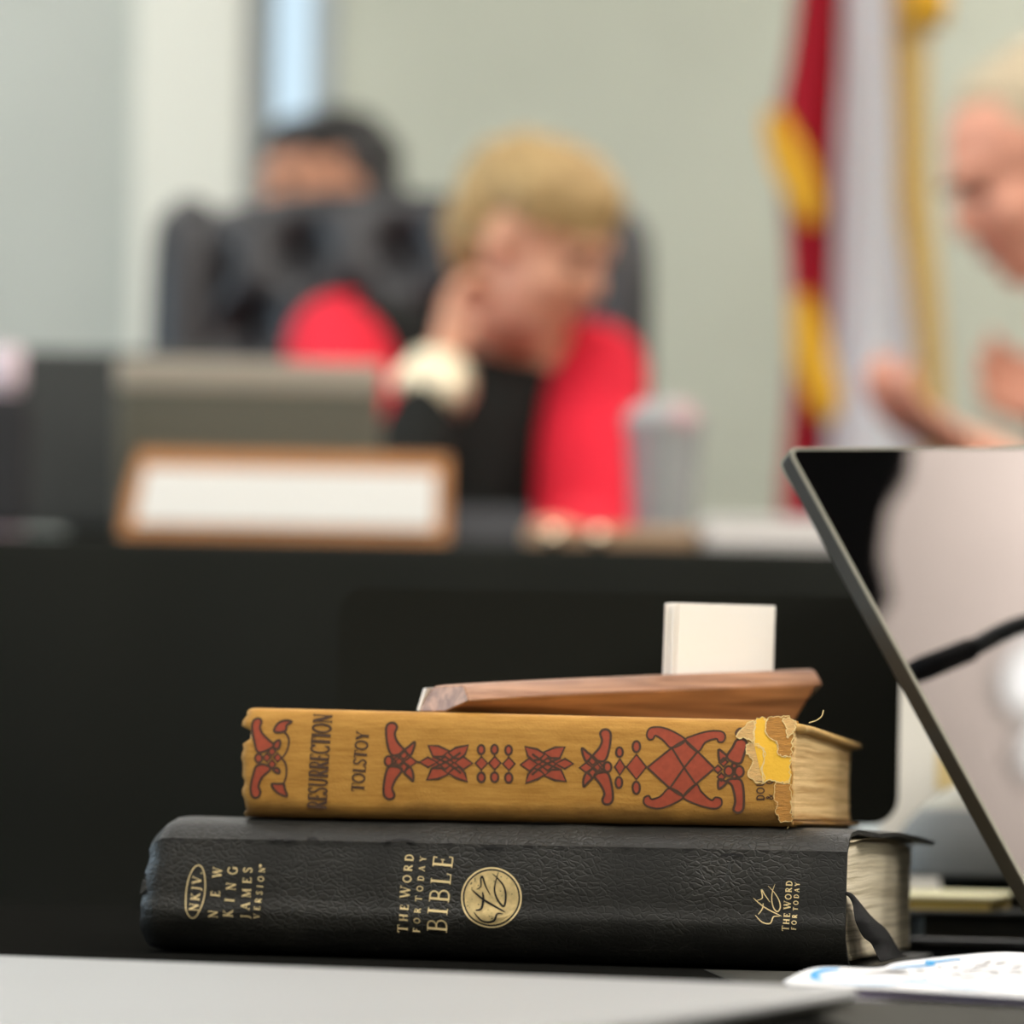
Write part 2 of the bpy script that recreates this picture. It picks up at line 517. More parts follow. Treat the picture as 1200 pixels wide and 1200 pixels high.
def text(dc, s, p0, p1, cap, mi, eps=.0003, bold=1.0, big=None, spread=None, flip=1, wide=1.0):
    """string along p0->p1 (px), cap height px towards the left of travel; big = cap factor of word initials"""
    p0, p1 = Vector((*p0, 0)), Vector((*p1, 0))
    tot = 0; items = []
    first = True
    for i, ch in enumerate(s):
        if ch == ' ':
            tot += .34; first = True; continue
        sc = big if (big and first) else 1
        first = False
        w = GL[ch][0] * sc
        items.append((ch, tot, sc)); tot += w
    # letter spacing so that the string fills p0->p1 with glyph width factor wf
    length = (p1 - p0).length / cap
    wf = wide; tot *= wide
    n = max(1, len(items) - 1)
    gap = (length - tot) / n
    if gap < .02:
        wf = wide * length / (tot + .03 * n); gap = .03 * wf
    e1 = (p1 - p0).normalized(); e2 = Vector((e1.y, -e1.x, 0)) * flip
    for k_, (ch, x, sc) in enumerate(items):
        for pts, th in GL[ch][1]:
            q = []
            for a, b in pts:
                q.append(p0 + e1 * ((x + a * sc) * wf + gap * k_) * cap + e2 * (b * sc * cap))
            dc.stroke([(v.x, v.y) for v in q], th * cap * bold * min(1, .6 + .4 * sc), mi, eps)

# ------------------------------------------------------------------ black leather Bible
BT = .0505
L1 = .258
th1 = R(15)
D1 = 1.17
Oright = P(990, 1140, D1); Oright.z = TZ
BF = Frame(Oright - Vector((math.cos(th1), -math.sin(th1), 0)) * L1, th1)
bible = empty('bible', BF.O, -th1)
tag(bible, 'thick worn black leather book with gold spine lettering, bottom of the stack', 'book')

M_leather = bpy.data.materials.new('black_leather'); M_leather.use_nodes = True
nt = M_leather.node_tree; N = nt.nodes; LK = nt.links
b = N['Principled BSDF']
tc = N.new('ShaderNodeTexCoord')
n1 = N.new('ShaderNodeTexNoise'); n1.inputs['Scale'].default_value = 30; n1.inputs['Detail'].default_value = 5
wn = N.new('ShaderNodeMixRGB'); wn.blend_type = 'ADD'; wn.inputs[0].default_value = .004
mpp = N.new('ShaderNodeMapping'); mpp.inputs['Scale'].default_value = (.62, 1, 1)
LK.new(tc.outputs['Object'], mpp.inputs['Vector'])
nz = N.new('ShaderNodeTexNoise'); nz.inputs['Scale'].default_value = 180
LK.new(tc.outputs['Object'], nz.inputs['Vector'])
LK.new(mpp.outputs[0], wn.inputs[1]); LK.new(nz.outputs['Color'], wn.inputs[2])
vo = N.new('ShaderNodeTexVoronoi'); vo.feature = 'DISTANCE_TO_EDGE'; vo.inputs['Scale'].default_value = 520
LK.new(wn.outputs[0], vo.inputs['Vector'])
mr = N.new('ShaderNodeMapRange'); mr.inputs['From Max'].default_value = .16; mr.inputs['To Max'].default_value = 1
LK.new(vo.outputs['Distance'], mr.inputs['Value'])
LK.new(tc.outputs['Object'], n1.inputs['Vector'])
mu = N.new('ShaderNodeMath'); mu.operation = 'MULTIPLY'
mr2 = N.new('ShaderNodeMapRange'); mr2.inputs['From Min'].default_value = .4; mr2.inputs['From Max'].default_value = .62; mr2.inputs['To Min'].default_value = .3
LK.new(n1.outputs['Fac'], mr2.inputs['Value'])
LK.new(mr.outputs[0], mu.inputs[0]); LK.new(mr2.outputs[0], mu.inputs[1])
bp = N.new('ShaderNodeBump'); bp.inputs['Strength'].default_value = .7; bp.inputs['Distance'].default_value = .0003
LK.new(mu.outputs[0], bp.inputs['Height']); LK.new(bp.outputs[0], b.inputs['Normal'])
cr = N.new('ShaderNodeValToRGB')
cr.color_ramp.elements[0].position = .35; cr.color_ramp.elements[0].color = rgb(34, 34, 31)
cr.color_ramp.elements[1].position = .75; cr.color_ramp.elements[1].color = rgb(50, 49, 44)
LK.new(n1.outputs['Fac'], cr.inputs[0]); LK.new(cr.outputs[0], b.inputs['Base Color'])
b.inputs['Roughness'].default_value = .46; b.inputs['Specular IOR Level'].default_value = .42
M_worn = mat('scuffed_leather', rgb(120, 116, 104), .6, mottle=(300, .5), bump=(500, .6, 'noise', .0004))
M_scratch = mat('leather_crack', rgb(16, 15, 13), .8)
M_gold = mat('gold_foil', rgb(232, 206, 146), .45, .35, bump=(900, .25, 'noise', .0002), mottle=(250, .25))
M_goldtxt = mat('gold_print', rgb(246, 222, 164), .5, .15)


def b_surf(u, w):
    """v of the Bible spine face"""
    k_ = min(1, max(0, (w - .012) / (.041 - .012)))
    return -.0010 * math.sin(PI * k_) - .0004 * noise.noise(Vector((u * 18, w * 30, 0))) - .0012 * math.exp(-((w - .0160 - .0008 * noise.noise(Vector((u * 30, 0, 9)))) / .0036) ** 2)


prof = [(.166, BT - .0040), (.12, BT - .0012), (.07, BT - .0003), (.03, BT), (.016, BT - .0002), (.010, BT - .0012), (.005, BT - .0032), (.0018, BT - .0062), (.0008, BT - .0078)]
NW = 22
for k in range(NW + 1):
    w = .0425 - (.0425 - .012) * k / NW
    prof.append((None, w))
prof += [(.0004, .0108), (.0013, .0094), (.0026, .0078), (.0042, .0060), (.006, .0042), (.0082, .0025), (.012, .0010), (.03, .0002), (.09, 0), (.166, 0)]
THK = .0017
NU = 90


def b_point(s, k, inner=0):
    v, w = prof[k]
    u_lo = .0
    # the boards overhang the head of the book, the spine ends flush
    vv = 0 if v is None else v
    over = .0075 * min(1, max(0, (vv - .012) / .02))
    u_hi = L1 + over
    u_lo = -over * .3
    u = u_lo + (u_hi - u_lo) * s
    if v is None: v = b_surf(u, w)
    # rounded, beaten corners at both ends
    e = min(u - u_lo, u_hi - u)
    c = max(0, 1 - e / .007) ** 2 if s < .5 else 0
    top = w > BT * .5
    if vv < .08:
        w += (-.0045 if top else .0012) * c
        v += .0035 * c if vv < .02 else 0
    # floppy wavy rim of the top cover at the head
    if top and vv > .02:
        q = max(0, 1 - (u_hi - u) / .012)
        w += q * (.0006 * math.sin(vv * 190) - .0010)
        w += .0006 * noise.noise(Vector((u * 25, vv * 40, 3)))
    if k == 4 or k == 5 or k == 6 or k == 7:
        w += .0005 * noise.noise(Vector((u * 60, 0, 7)))
    u -= (.0062 * (1 - w / BT) - .0008 + .0009 * noise.noise(Vector((w * 160, 0, 4)))) * (1 - s) ** 14
    p = Vector((u, v, w))
    return p


bm = bmesh.new()
outer = [[b_point(i / NU, k) for k in range(len(prof))] for i in range(NU + 1)]
V = [[bm.verts.new(p) for p in r] for r in outer]
for i in range(NU):
    for k in range(len(prof) - 1):
        f = bm.faces.new((V[i][k], V[i][k + 1], V[i + 1][k + 1], V[i + 1][k]))
cov = obj('cover', bm, [M_leather], bible, True, normals=False)
sd = cov.modifiers.new('s', 'SOLIDIFY'); sd.thickness = THK; sd.offset = 1
# make sure the shell grows inwards
c0 = cov.data.polygons[(len(prof) - 1) * (NU // 2) + 9 + NW // 2].normal
sd.offset = -1 if c0.y < 0 else 1
bevel(cov, .0004, 2, 60)
cov.modifiers.move(2, 1) if False else None

# scuffs and cracks along the top fold
bm = bmesh.new()
dcs = Decal(bm, BF, lambda u, w: .0009 + max(0, (w - (BT - .0078))) * .62 if w > BT - .0078 else b_surf(u, w))
rnd = random.Random(3)
for k in range(46):
    x = rnd.uniform(190, 985); y0_ = 981.5 + (x - 175) * .0225
    ln = rnd.uniform(2, 12); pts = []
    for j in range(5): pts.append((x + ln * j / 4, y0_ + rnd.uniform(-1, 1) + (x + ln - x) * .02))
    dcs.stroke(pts, [.3, rnd.uniform(.5, 1.8), rnd.uniform(.6, 1.6), rnd.uniform(.4, 1.3), .3], 0, .0009)
for pts in (((316, 983), (326, 985), (338, 984.5), (348, 986)), ((360, 984), (367, 982), (375, 986)), ((452, 986), (470, 984), (486, 987)), ((560, 996), (575, 993), (590, 995)), ((845, 1003), (860, 1001), (872, 1004))):
    dcs.stroke(smooth_curve([(a, b_, 0) for a, b_ in pts]), 2.4, 0, .0010)
obj('cracks', bm, [M_scratch], cov)

# gold stamping on the spine
bm = bmesh.new()
dc = Decal(bm, BF, b_surf)
def c5(x, y): return (200 + x / 6, 980 + y / 6)
def c6(x, y): return (450 + x / 6, 980 + y / 6)
def c7(x, y): return (860 + x / 5.4545, 1000 + y / 5.4545)
E = []
for k in range(48):
    a = 2 * PI * k / 48
    x, y = 66 * math.cos(a), 186 * math.sin(a)
    E.append(c5(184 + x - y * .105, 389 + y))
dc.stroke(E, 1.35, 0, closed=True)
text(dc, 'NKJV.', c5(203, 530), c5(232, 252), 10.6, 0, bold=1.35, wide=1.1)
text(dc, 'NEW', c5(340, 578), c5(372, 222), 10.8, 0, wide=1.05, bold=1.15)
text(dc, 'KING', c5(446, 572), c5(480, 218), 11.3, 0, bold=1.15)
text(dc, 'JAMES', c5(562, 580), c5(582, 220), 10.2, 0, wide=1.15, bold=1.15)
text(dc, 'VERSION', c5(632, 580), c5(673, 222), 7.0, 0, wide=1.05, bold=1.3)
dc.fill([c5(637 + 10 * math.cos(a * PI / 5), 206 + 10 * math.sin(a * PI / 5)) for a in range(10)], 0)
obj('gold_lettering', bm, [M_goldtxt, M_gold, M_scratch], cov)
bm = bmesh.new(); dc = Decal(bm, BF, b_surf)
text(dc, 'THE WORD', c6(166, 678), c6(212, 130), 9.6, 0, big=1.22, wide=1.12, bold=1.35)
text(dc, 'FOR TODAY', c6(254, 678), c6(300, 145), 7.2, 0, big=1.12, wide=1.1, bold=1.4)
text(dc, 'BIBLE', c6(445, 680), c6(492, 145), 23.5, 0, wide=1.0, bold=.8)
obj('gold_lettering', bm, [M_goldtxt, M_gold, M_scratch], cov)
bm = bmesh.new(); dc = Decal(bm, BF, b_surf)
# round emblem
def circ(r, n=56): return [c6(762 + r * 1.0 * math.cos(2 * PI * k / n), 431 + r * math.sin(2 * PI * k / n)) for k in range(n)]
dc.stroke(circ(208), 1.9, 0, .0002, True)
dc.fill(circ(190), 1, .0002, sub=2)
def tap(pts, w, mi, eps, f):
    q = smooth_curve([(a, b_, 0) for a, b_ in pts]); n = len(q)
    dc.stroke([f(p.x, p.y) for p in q], [w * (.25 + .75 * math.sin(PI * k / (n - 1)) ** .7) for k in range(n)], mi, eps)
for pts, w in ((((622, 372), (700, 440), (780, 488), (862, 532)), 2.6), (((660, 372), (688, 352), (688, 300), (700, 285), (722, 350), (755, 412)), 2.2),
               (((700, 392), (706, 440), (692, 508), (652, 520)), 3.0), (((642, 532), (690, 588), (740, 604), (786, 590), (806, 545), (846, 545)), 2.6),
               (((768, 262), (812, 302), (850, 352), (864, 420), (850, 492), (810, 452), (786, 390), (790, 330), (812, 250)), 2.4)):
    tap(pts, w, 2, .00034, c6)
rnd = random.Random(5)
for k in range(46):
    a, r = rnd.uniform(0, 2 * PI), 180 * math.sqrt(rnd.random())
    x, y = 762 + r * math.cos(a), 431 + r * math.sin(a)
    if k < 22: x, y = 640 + rnd.gauss(0, 28), 340 + rnd.gauss(0, 28)
    if (x - 762) ** 2 + (y - 431) ** 2 > 178 ** 2: continue
    s_ = rnd.uniform(2, 6)
    dc.fill([c6(x + s_ * rnd.uniform(.6, 1.4) * math.cos(q * PI / 3), y + s_ * rnd.uniform(.4, 1) * math.sin(q * PI / 3)) for q in range(6)], 2, .0003, sub=0)
o = obj('gold_emblem', bm, [M_goldtxt, M_gold, M_scratch], cov); o['label'] = 'round gold disc emblem on the spine'
bm = bmesh.new(); dc = Decal(bm, BF, b_surf)
# small emblem near the head
for pts in (((222, 208), (262, 250), (292, 300), (300, 345), (282, 372), (258, 350), (246, 300), (250, 245), (266, 196)), ((128, 285), (200, 345), (310, 402)),
            ((152, 300), (185, 285), (180, 232), (200, 262), (234, 312)), ((190, 318), (186, 352), (160, 390)), ((140, 394), (188, 440), (238, 446), (258, 405), (300, 402))):
    tap(pts, 1.5, 0, .0002, c7)
text(dc, 'THE WORD', c7(356, 497), c7(378, 178), 7.2, 0, big=1.15, wide=1.1, bold=1.5)
text(dc, 'FOR TODAY', c7(402, 490), c7(425, 188), 5.6, 0, wide=1.05, bold=1.6)
o = obj('gold_lettering', bm, [M_goldtxt, M_gold, M_scratch], cov)
o['label'] = 'small gold emblem and lettering near the head'

# page block


def paper_mat(name, c1, c2, axis_scale):
    m = bpy.data.materials.new(name); m.use_nodes = True
    N = m.node_tree.nodes; LK = m.node_tree.links; b = N['Principled BSDF']
    tc = N.new('ShaderNodeTexCoord'); mp = N.new('ShaderNodeMapping'); mp.inputs['Scale'].default_value = axis_scale
    wv = N.new('ShaderNodeTexNoise'); wv.inputs['Scale'].default_value = 22
    ad = N.new('ShaderNodeMixRGB'); ad.blend_type = 'ADD'; ad.inputs[0].default_value = .0018
    LK.new(tc.outputs['Object'], wv.inputs['Vector'])
    LK.new(tc.outputs['Object'], ad.inputs[1]); LK.new(wv.outputs['Color'], ad.inputs[2]); LK.new(ad.outputs[0], mp.inputs['Vector'])
    n = N.new('ShaderNodeTexNoise'); n.inputs['Scale'].default_value = 10; n.inputs['Detail'].default_value = 6; n.inputs['Roughness'].default_value = .7
    LK.new(mp.outputs[0], n.inputs['Vector'])
    r = N.new('ShaderNodeValToRGB'); r.color_ramp.elements[0].position = .36; r.color_ramp.elements[0].color = c1
    r.color_ramp.elements[1].position = .56; r.color_ramp.elements[1].color = c2
    LK.new(n.outputs['Fac'], r.inputs[0]); LK.new(r.outputs[0], b.inputs['Base Color'])
    bp = N.new('ShaderNodeBump'); bp.inputs['Strength'].default_value = .7; bp.inputs['Distance'].default_value = .0006
    LK.new(n.outputs['Fac'], bp.inputs['Height']); LK.new(bp.outputs[0], b.inputs['Normal'])
    b.inputs['Roughness'].default_value = .9; b.inputs['Specular IOR Level'].default_value = .2
    return m


def page_block(name, u0, u1, v0, v1, wb, wt, m, parent, bow=.002):
    """wb, wt: functions of v"""
    bm = bmesh.new()
    nv_, nw_ = 30, 24
    def face(u, sgn):
        return [[Vector((u + sgn * (.0004 * noise.noise(Vector((v * 8, w * 900, u))) ), v, w)) for w in
                 [wb(v) + (wt(v) - wb(v)) * j / nw_ for j in range(nw_ + 1)]] for v in [v0 + (v1 - v0) * i / nv_ for i in range(nv_ + 1)]]
    A = face(u0, -1); B = face(u1, 1)
    # fore edge concave
    for F_ in (A, B):
        for j in range(nw_ + 1):
            t_ = j / nw_
            F_[nv_][j].y -= bow * math.sin(PI * t_)
            F_[0][j].y += bow * (1 - math.sin(PI * t_))
    VA = [[bm.verts.new(p) for p in r] for r in A]; VB = [[bm.verts.new(p) for p in r] for r in B]
    for i in range(nv_):
        for j in range(nw_):
            bm.faces.new((VA[i][j], VA[i][j + 1], VA[i + 1][j + 1], VA[i + 1][j])); bm.faces.new((VB[i][j], VB[i + 1][j], VB[i + 1][j + 1], VB[i][j + 1]))
        bm.faces.new((VA[i][0], VA[i + 1][0], VB[i + 1][0], VB[i][0])); bm.faces.new((VA[i][nw_], VB[i][nw_], VB[i + 1][nw_], VA[i + 1][nw_]))
    for j in range(nw_):
        bm.faces.new((VA[0][j], VB[0][j], VB[0][j + 1], VA[0][j + 1])); bm.faces.new((VA[nv_][j], VA[nv_][j + 1], VB[nv_][j + 1], VB[nv_][j]))
    return obj(name, bm, m, parent, True)


M_pages = paper_mat('bible_pages', rgb(190, 176, 144), rgb(244, 232, 204), (.6, .6, 60))
page_block('text_block', .004, L1 - .0008, .0035, .160, lambda v: .004 + .0075 * max(0, 1 - (v - .0035) / .013), lambda v: BT - .0068 + .0022 * min(1, v / .05) - .0022 * (v / .16) ** 2, M_pages, bible)
# loose page lifted under the cover
bm = bmesh.new()
solid_grid(bm, lambda s, t: Vector((.01 + (L1 - .009) * s, .006 + .15 * t, BT - .0046 + .002 * math.sin(min(1, t * 2.2) * PI / 2) - .0034 * t * t)),
           lambda s, t: Vector((.01 + (L1 - .009) * s, .006 + .15 * t, BT - .0049 + .002 * math.sin(min(1, t * 2.2) * PI / 2) - .0034 * t * t)), 4, 20)
obj('endpaper', bm, mat('endpaper', rgb(190, 176, 146), .9), bible, True)

# ribbon marker
Lft = [(716, 262), (745, 285), (765, 330), (772, 380), (785, 440), (830, 530), (878, 572), (905, 620), (925, 665), (940, 700)]
Rgt = [(718, 243), (762, 262), (812, 320), (865, 385), (910, 430), (965, 475), (1005, 530), (1040, 590), (1078, 650), (1105, 700)]
bm = bmesh.new()
ra, rb = [], []
for k, (a, c) in enumerate(zip(Lft, Rgt)):
    off = L1 + .0008 + .0105 * (k / 9.0) ** 1.3
    pa = BF.head(*c7(*a), off); pc = BF.head(*c7(*c), off + (.0018 if k in (5, 6) else 0))
    ra.append(pa); rb.append(pc)
ra = smooth_curve(ra); rb = smooth_curve(rb)
for q in ra + rb: q.z = max(q.z, .0045)
A = [bm.verts.new(p) for p in ra]; B = [bm.verts.new(p) for p in rb]
for i in range(len(A) - 1): bm.faces.new((A[i], A[i + 1], B[i + 1], B[i]))
o = obj('ribbon_marker', bm, mat('black_satin', rgb(22, 22, 22), .8, spec=.2, bump=(1500, .3, 'noise', .0002)), bible, True)
sd = o.modifiers.new('s', 'SOLIDIFY'); sd.thickness = .0003

# ------------------------------------------------------------------ yellow cloth novel
th2 = R(14.5)
L2 = .2022
YB_ = TZ + BT
D2 = 1.185
Or2 = P(928, 968, D2); Or2.z = YB_
YFm = Frame(Or2 - Vector((math.cos(th2), -math.sin(th2), 0)) * L2, th2)
novel = empty('novel', YFm.O, -th2)
tag(novel, 'old mustard cloth novel with red knotwork spine and torn head, lying on black leather', 'book')
def T2(u): return .0402 + (.0375 - .0402) * u / L2


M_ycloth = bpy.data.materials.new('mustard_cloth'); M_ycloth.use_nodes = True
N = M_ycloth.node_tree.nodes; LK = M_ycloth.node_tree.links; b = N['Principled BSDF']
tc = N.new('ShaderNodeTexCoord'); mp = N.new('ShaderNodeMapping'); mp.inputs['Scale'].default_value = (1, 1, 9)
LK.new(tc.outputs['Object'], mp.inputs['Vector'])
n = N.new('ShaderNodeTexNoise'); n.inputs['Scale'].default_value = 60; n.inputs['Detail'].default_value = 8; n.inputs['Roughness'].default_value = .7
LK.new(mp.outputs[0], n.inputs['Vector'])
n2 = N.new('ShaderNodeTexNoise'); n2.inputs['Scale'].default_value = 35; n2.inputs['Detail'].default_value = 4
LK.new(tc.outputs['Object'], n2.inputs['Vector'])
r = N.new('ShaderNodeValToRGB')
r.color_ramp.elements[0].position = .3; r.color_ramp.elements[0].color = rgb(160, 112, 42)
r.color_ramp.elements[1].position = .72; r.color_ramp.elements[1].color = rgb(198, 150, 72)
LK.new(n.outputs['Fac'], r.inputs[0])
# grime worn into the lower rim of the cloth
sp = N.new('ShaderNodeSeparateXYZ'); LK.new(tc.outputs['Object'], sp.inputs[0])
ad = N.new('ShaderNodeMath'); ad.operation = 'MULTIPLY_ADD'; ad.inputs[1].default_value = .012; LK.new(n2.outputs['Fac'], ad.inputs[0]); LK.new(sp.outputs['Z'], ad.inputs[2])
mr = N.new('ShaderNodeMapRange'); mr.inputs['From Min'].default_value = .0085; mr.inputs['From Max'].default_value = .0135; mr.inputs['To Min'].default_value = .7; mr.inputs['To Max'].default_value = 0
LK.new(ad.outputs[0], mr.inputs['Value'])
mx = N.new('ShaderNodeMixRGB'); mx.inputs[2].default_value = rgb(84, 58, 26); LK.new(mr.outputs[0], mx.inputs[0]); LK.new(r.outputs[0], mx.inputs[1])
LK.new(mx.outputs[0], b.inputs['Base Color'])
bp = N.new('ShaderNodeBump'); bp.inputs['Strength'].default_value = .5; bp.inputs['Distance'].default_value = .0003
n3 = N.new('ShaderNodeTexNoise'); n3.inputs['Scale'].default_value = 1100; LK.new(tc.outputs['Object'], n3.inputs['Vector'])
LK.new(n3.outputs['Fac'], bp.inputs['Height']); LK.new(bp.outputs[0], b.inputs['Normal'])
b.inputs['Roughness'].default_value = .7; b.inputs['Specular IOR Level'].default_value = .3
M_red = mat('red_print', rgb(160, 70, 44), .75, mottle=(500, .14))
M_dark = mat('dark_print', rgb(76, 54, 38), .8, mottle=(600, .15))
M_torn = mat('torn_board', rgb(222, 180, 116), .9, mottle=(300, .2), bump=(500, .7, 'noise', .0004), stretch=(1, 1, 5))
M_tornbrown = mat('torn_cloth_brown', rgb(186, 132, 62), .9, mottle=(260, .3), bump=(500, .8, 'noise', .0004), stretch=(1, 1, 5))
M_fresh = mat('unfaded_yellow', rgb(250, 196, 62), .85, bump=(700, .5, 'noise', .0003))
M_fibre = mat('frayed_fibre', rgb(240, 214, 150), .9)


def y_surf(u, w):
    T = T2(u); k_ = min(1, max(0, w / T))
    return -.0016 * math.sin(PI * k_) ** .8 + .0002 * noise.noise(Vector((u * 30, w * 30, 2)))


bm = bmesh.new()
NU = 120
prf = [(.010, 1.0, 0), (.006, 1.0, 0), (.003, 1.0, -.0003), (.0012, 1.0, -.0010), (.0003, 1.0, -.0022)]
def y_profile(u):
    T = T2(u); out = []
    for v, f_, d in prf: out.append((v, T + d))
    for k in range(1, 20):
        w = T - .0035 - (T - .0068) * k / 20
        out.append((y_surf(u, w), w))
    out += [(.0004, .0024), (.0014, .0011), (.003, .0003), (.006, 0), (.010, 0)]
    return out
NPf = len(y_profile(0))
jagL = [0] * NPf; jagR = [0] * NPf
rj = random.Random(11)
for k in range(NPf):
    f_ = k / (NPf - 1)
    jagL[k] = .0012 * math.sin(f_ * PI) * -1 + rj.uniform(-.0007, .0009)
    jagR[k] = rj.uniform(-.0007, .0004)
for k in (7, 8, 9): jagL[k] += .0022 - abs(8 - k) * .0006
jagL[5] -= .001; jagL[6] -= .001
# outline of the tail end follows the photo: lower half sticks out further
for k in range(NPf): jagL[k] += .0016 * (.5 - k / (NPf - 1)) * .6
V = []
for i in range(NU + 1):
    s = i / NU; row = []
    for k, (v, w) in enumerate(y_profile(L2 * s)):
        u = (0 + jagL[k]) * (1 - s) ** 30 + L2 * s + jagR[k] * s ** 40
        row.append(bm.verts.new((u, v + .0012 * max(0, 1 - s * 60), w)))
    V.append(row)
for i in range(NU):
    for k in range(NPf - 1): bm.faces.new((V[i][k], V[i][k + 1], V[i + 1][k + 1], V[i + 1][k]))
spine = obj('spine', bm, [M_ycloth], novel, True, normals=False)
sd = spine.modifiers.new('s', 'SOLIDIFY'); sd.thickness = .0016
sd.offset = -1 if spine.data.polygons[NPf // 2].normal.y < 0 else 1

# printed ornament and title
bm = bmesh.new(); dc = Decal(bm, YFm, y_surf)
def q6(x, y): return (260 + x / 7.5, 810 + y / 7.5)
def q3(x, y): return (440 + x / 4.615, 830 + y / 4.615)
def q4(x, y): return (680 + x / 4.615, 830 + y / 4.615)


def shape(pts, f, w=2.9, smooth_=True, sub=4):
    P_ = smooth_curve([(a, b_, 0) for a, b_ in pts], True, sub) if smooth_ else [Vector((a, b_, 0)) for a, b_ in pts]
    P_ = [f(p.x, p.y) for p in P_]
    dc.fill(P_, 0, .00012); dc.stroke(P_, w, 1, .0002, True)


def ell(cx, cy, rx, ry, f, w=2.7, rot=0): 
    pts = []
    for k in range(16):
        a = 2 * PI * k / 16; x, y = rx * math.cos(a), ry * math.sin(a)
        pts.append(f(cx + x * math.cos(rot) - y * math.sin(rot), cy + x * math.sin(rot) + y * math.cos(rot)))
    dc.fill(pts, 0, .00012); dc.stroke(pts, w, 1, .0002, True)


def dia(cx, cy, rx, ry, f, w=2.7): shape([(cx - rx, cy), (cx, cy - ry), (cx + rx, cy), (cx, cy + ry)], f, w, False)
def line(pts, f, w=2.7): dc.stroke([f(p.x, p.y) for p in smooth_curve([(a, b_, 0) for a, b_ in pts])], w, 1, .00022)

# motif at the tail
shape([(275, 300), (292, 252), (335, 240), (356, 270), (345, 320), (370, 375), (425, 430), (470, 472), (440, 505), (400, 525), (350, 540), (318, 520), (300, 450), (282, 375)], q6)
shape([(318, 660), (375, 642), (440, 672), (428, 705), (385, 740), (352, 785), (335, 840), (350, 885), (335, 925), (300, 938), (272, 912), (264, 850), (280, 770), (298, 705)], q6)
ell(338, 590, 32, 38, q6)
for a, c in ((410, 585), (455, 532), (455, 642), (505, 585)): dia(a, c, 34, 38, q6)
shape([(465, 490), (485, 445), (520, 432), (525, 470), (505, 510)], q6); shape([(465, 690), (495, 675), (518, 690), (520, 722), (490, 715)], q6)
line([(540, 590), (575, 545), (598, 480), (600, 420), (575, 375), (540, 350)], q6, 2.3); line([(540, 590), (575, 640), (582, 720), (565, 790), (540, 825)], q6, 2.3)
shape([(622, 268), (560, 258), (500, 285), (468, 352), (530, 362), (572, 345), (580, 300)], q6); shape([(450, 818), (505, 815), (555, 818), (565, 860), (583, 922), (530, 910), (480, 875)], q6)
# title and author
text(dc, 'RESURRECTION', q6(928, 1040), q6(980, 205), 22.5, 1, bold=1.02)
text(dc, 'TOLSTOY', (428, 928), (434, 858), 15, 1, bold=1.3, wide=1.05)
# centre ornaments
def winged(f, mirror=None, cx=None):
    g = (lambda x, y: f(cx * 2 - x, y)) if mirror else f
    shape([(62, 115), (75, 84), (104, 80), (121, 102), (110, 140), (125, 182), (162, 228), (135, 250), (95, 252), (72, 200)], g)
    shape([(75, 322), (112, 316), (152, 332), (118, 382), (96, 432), (108, 465), (98, 488), (70, 490), (50, 462), (55, 390)], g)
    dc.fill([g(*p) for p in ((60, 286), (90, 250), (140, 232), (196, 262), (235, 290), (196, 318), (150, 343), (85, 322))], 0, .0001)
    ell(78, 286, 21, 27, g)
    dia(126, 287, 30, 28, g); dia(160, 250, 27, 27, g); dia(160, 322, 27, 27, g); dia(196, 290, 36, 27, g)
    shape([(168, 226), (190, 205), (219, 182), (212, 225), (192, 258)], g); shape([(165, 348), (190, 375), (210, 395), (210, 350), (190, 315)], g)
    line([(95, 262), (140, 320), (165, 350)], g, 1.6); line([(95, 316), (140, 260), (170, 226)], g, 1.6)
def fish(g):
    dc.fill([g(*p) for p in ((252, 292), (320, 264), (400, 238), (440, 272), (528, 298), (440, 324), (400, 353), (320, 322))], 0, .0001)
    shape([(292, 202), (345, 204), (405, 230), (370, 262), (318, 262)], g, 2.8, False); shape([(284, 388), (345, 382), (402, 358), (365, 325), (312, 325)], g, 2.8, False)
    shape([(245, 292), (290, 265), (340, 292), (292, 320)], g, 2.8, False)
    shape([(338, 294), (385, 262), (430, 294), (385, 330)], g, 2.8, False)
    shape([(400, 240), (440, 214), (508, 200), (492, 250), (462, 275), (430, 270)], g, 2.8, False); shape([(400, 352), (440, 376), (504, 398), (490, 350), (460, 318), (430, 325)], g, 2.8, False)
    shape([(436, 295), (482, 262), (532, 298), (482, 332)], g, 2.8, False)
    line([(320, 262), (400, 300), (470, 352)], g); line([(316, 325), (400, 285), (468, 240)], g)
winged(q3); line([(232, 292), (248, 292)], q3)
fish(q3)
for cx, cy in ((580, 298), (652, 297), (728, 301)):
    dia(cx, cy, 33, 36, q3); ell(cx - 2, cy - 74, 18, 25, q3); ell(cx - 1, cy + 76, 20, 26, q3)
    line([(cx - 2, cy - 50), (cx, cy - 34)], q3, 1.6); line([(cx, cy + 34), (cx, cy + 52)], q3, 1.6)
fish(lambda x, y: q3(1322 - x, y + 8))
winged(lambda x, y: q4(242 - x * 1.0, y * 1.0 + 30) if False else q4(230 - (x - 0) * .98 , (y - 286) * .98 + 318))
dia(220, 318, 28, 44, q4); ell(217, 238, 18, 26, q4); ell(214, 402, 18, 30, q4)
line([(188, 318), (196, 318)], q4); line([(246, 318), (256, 318)], q4)
dia(309, 318, 54, 68, q4); ell(308, 208, 20, 30, q4); ell(308, 430, 20, 33, q4)
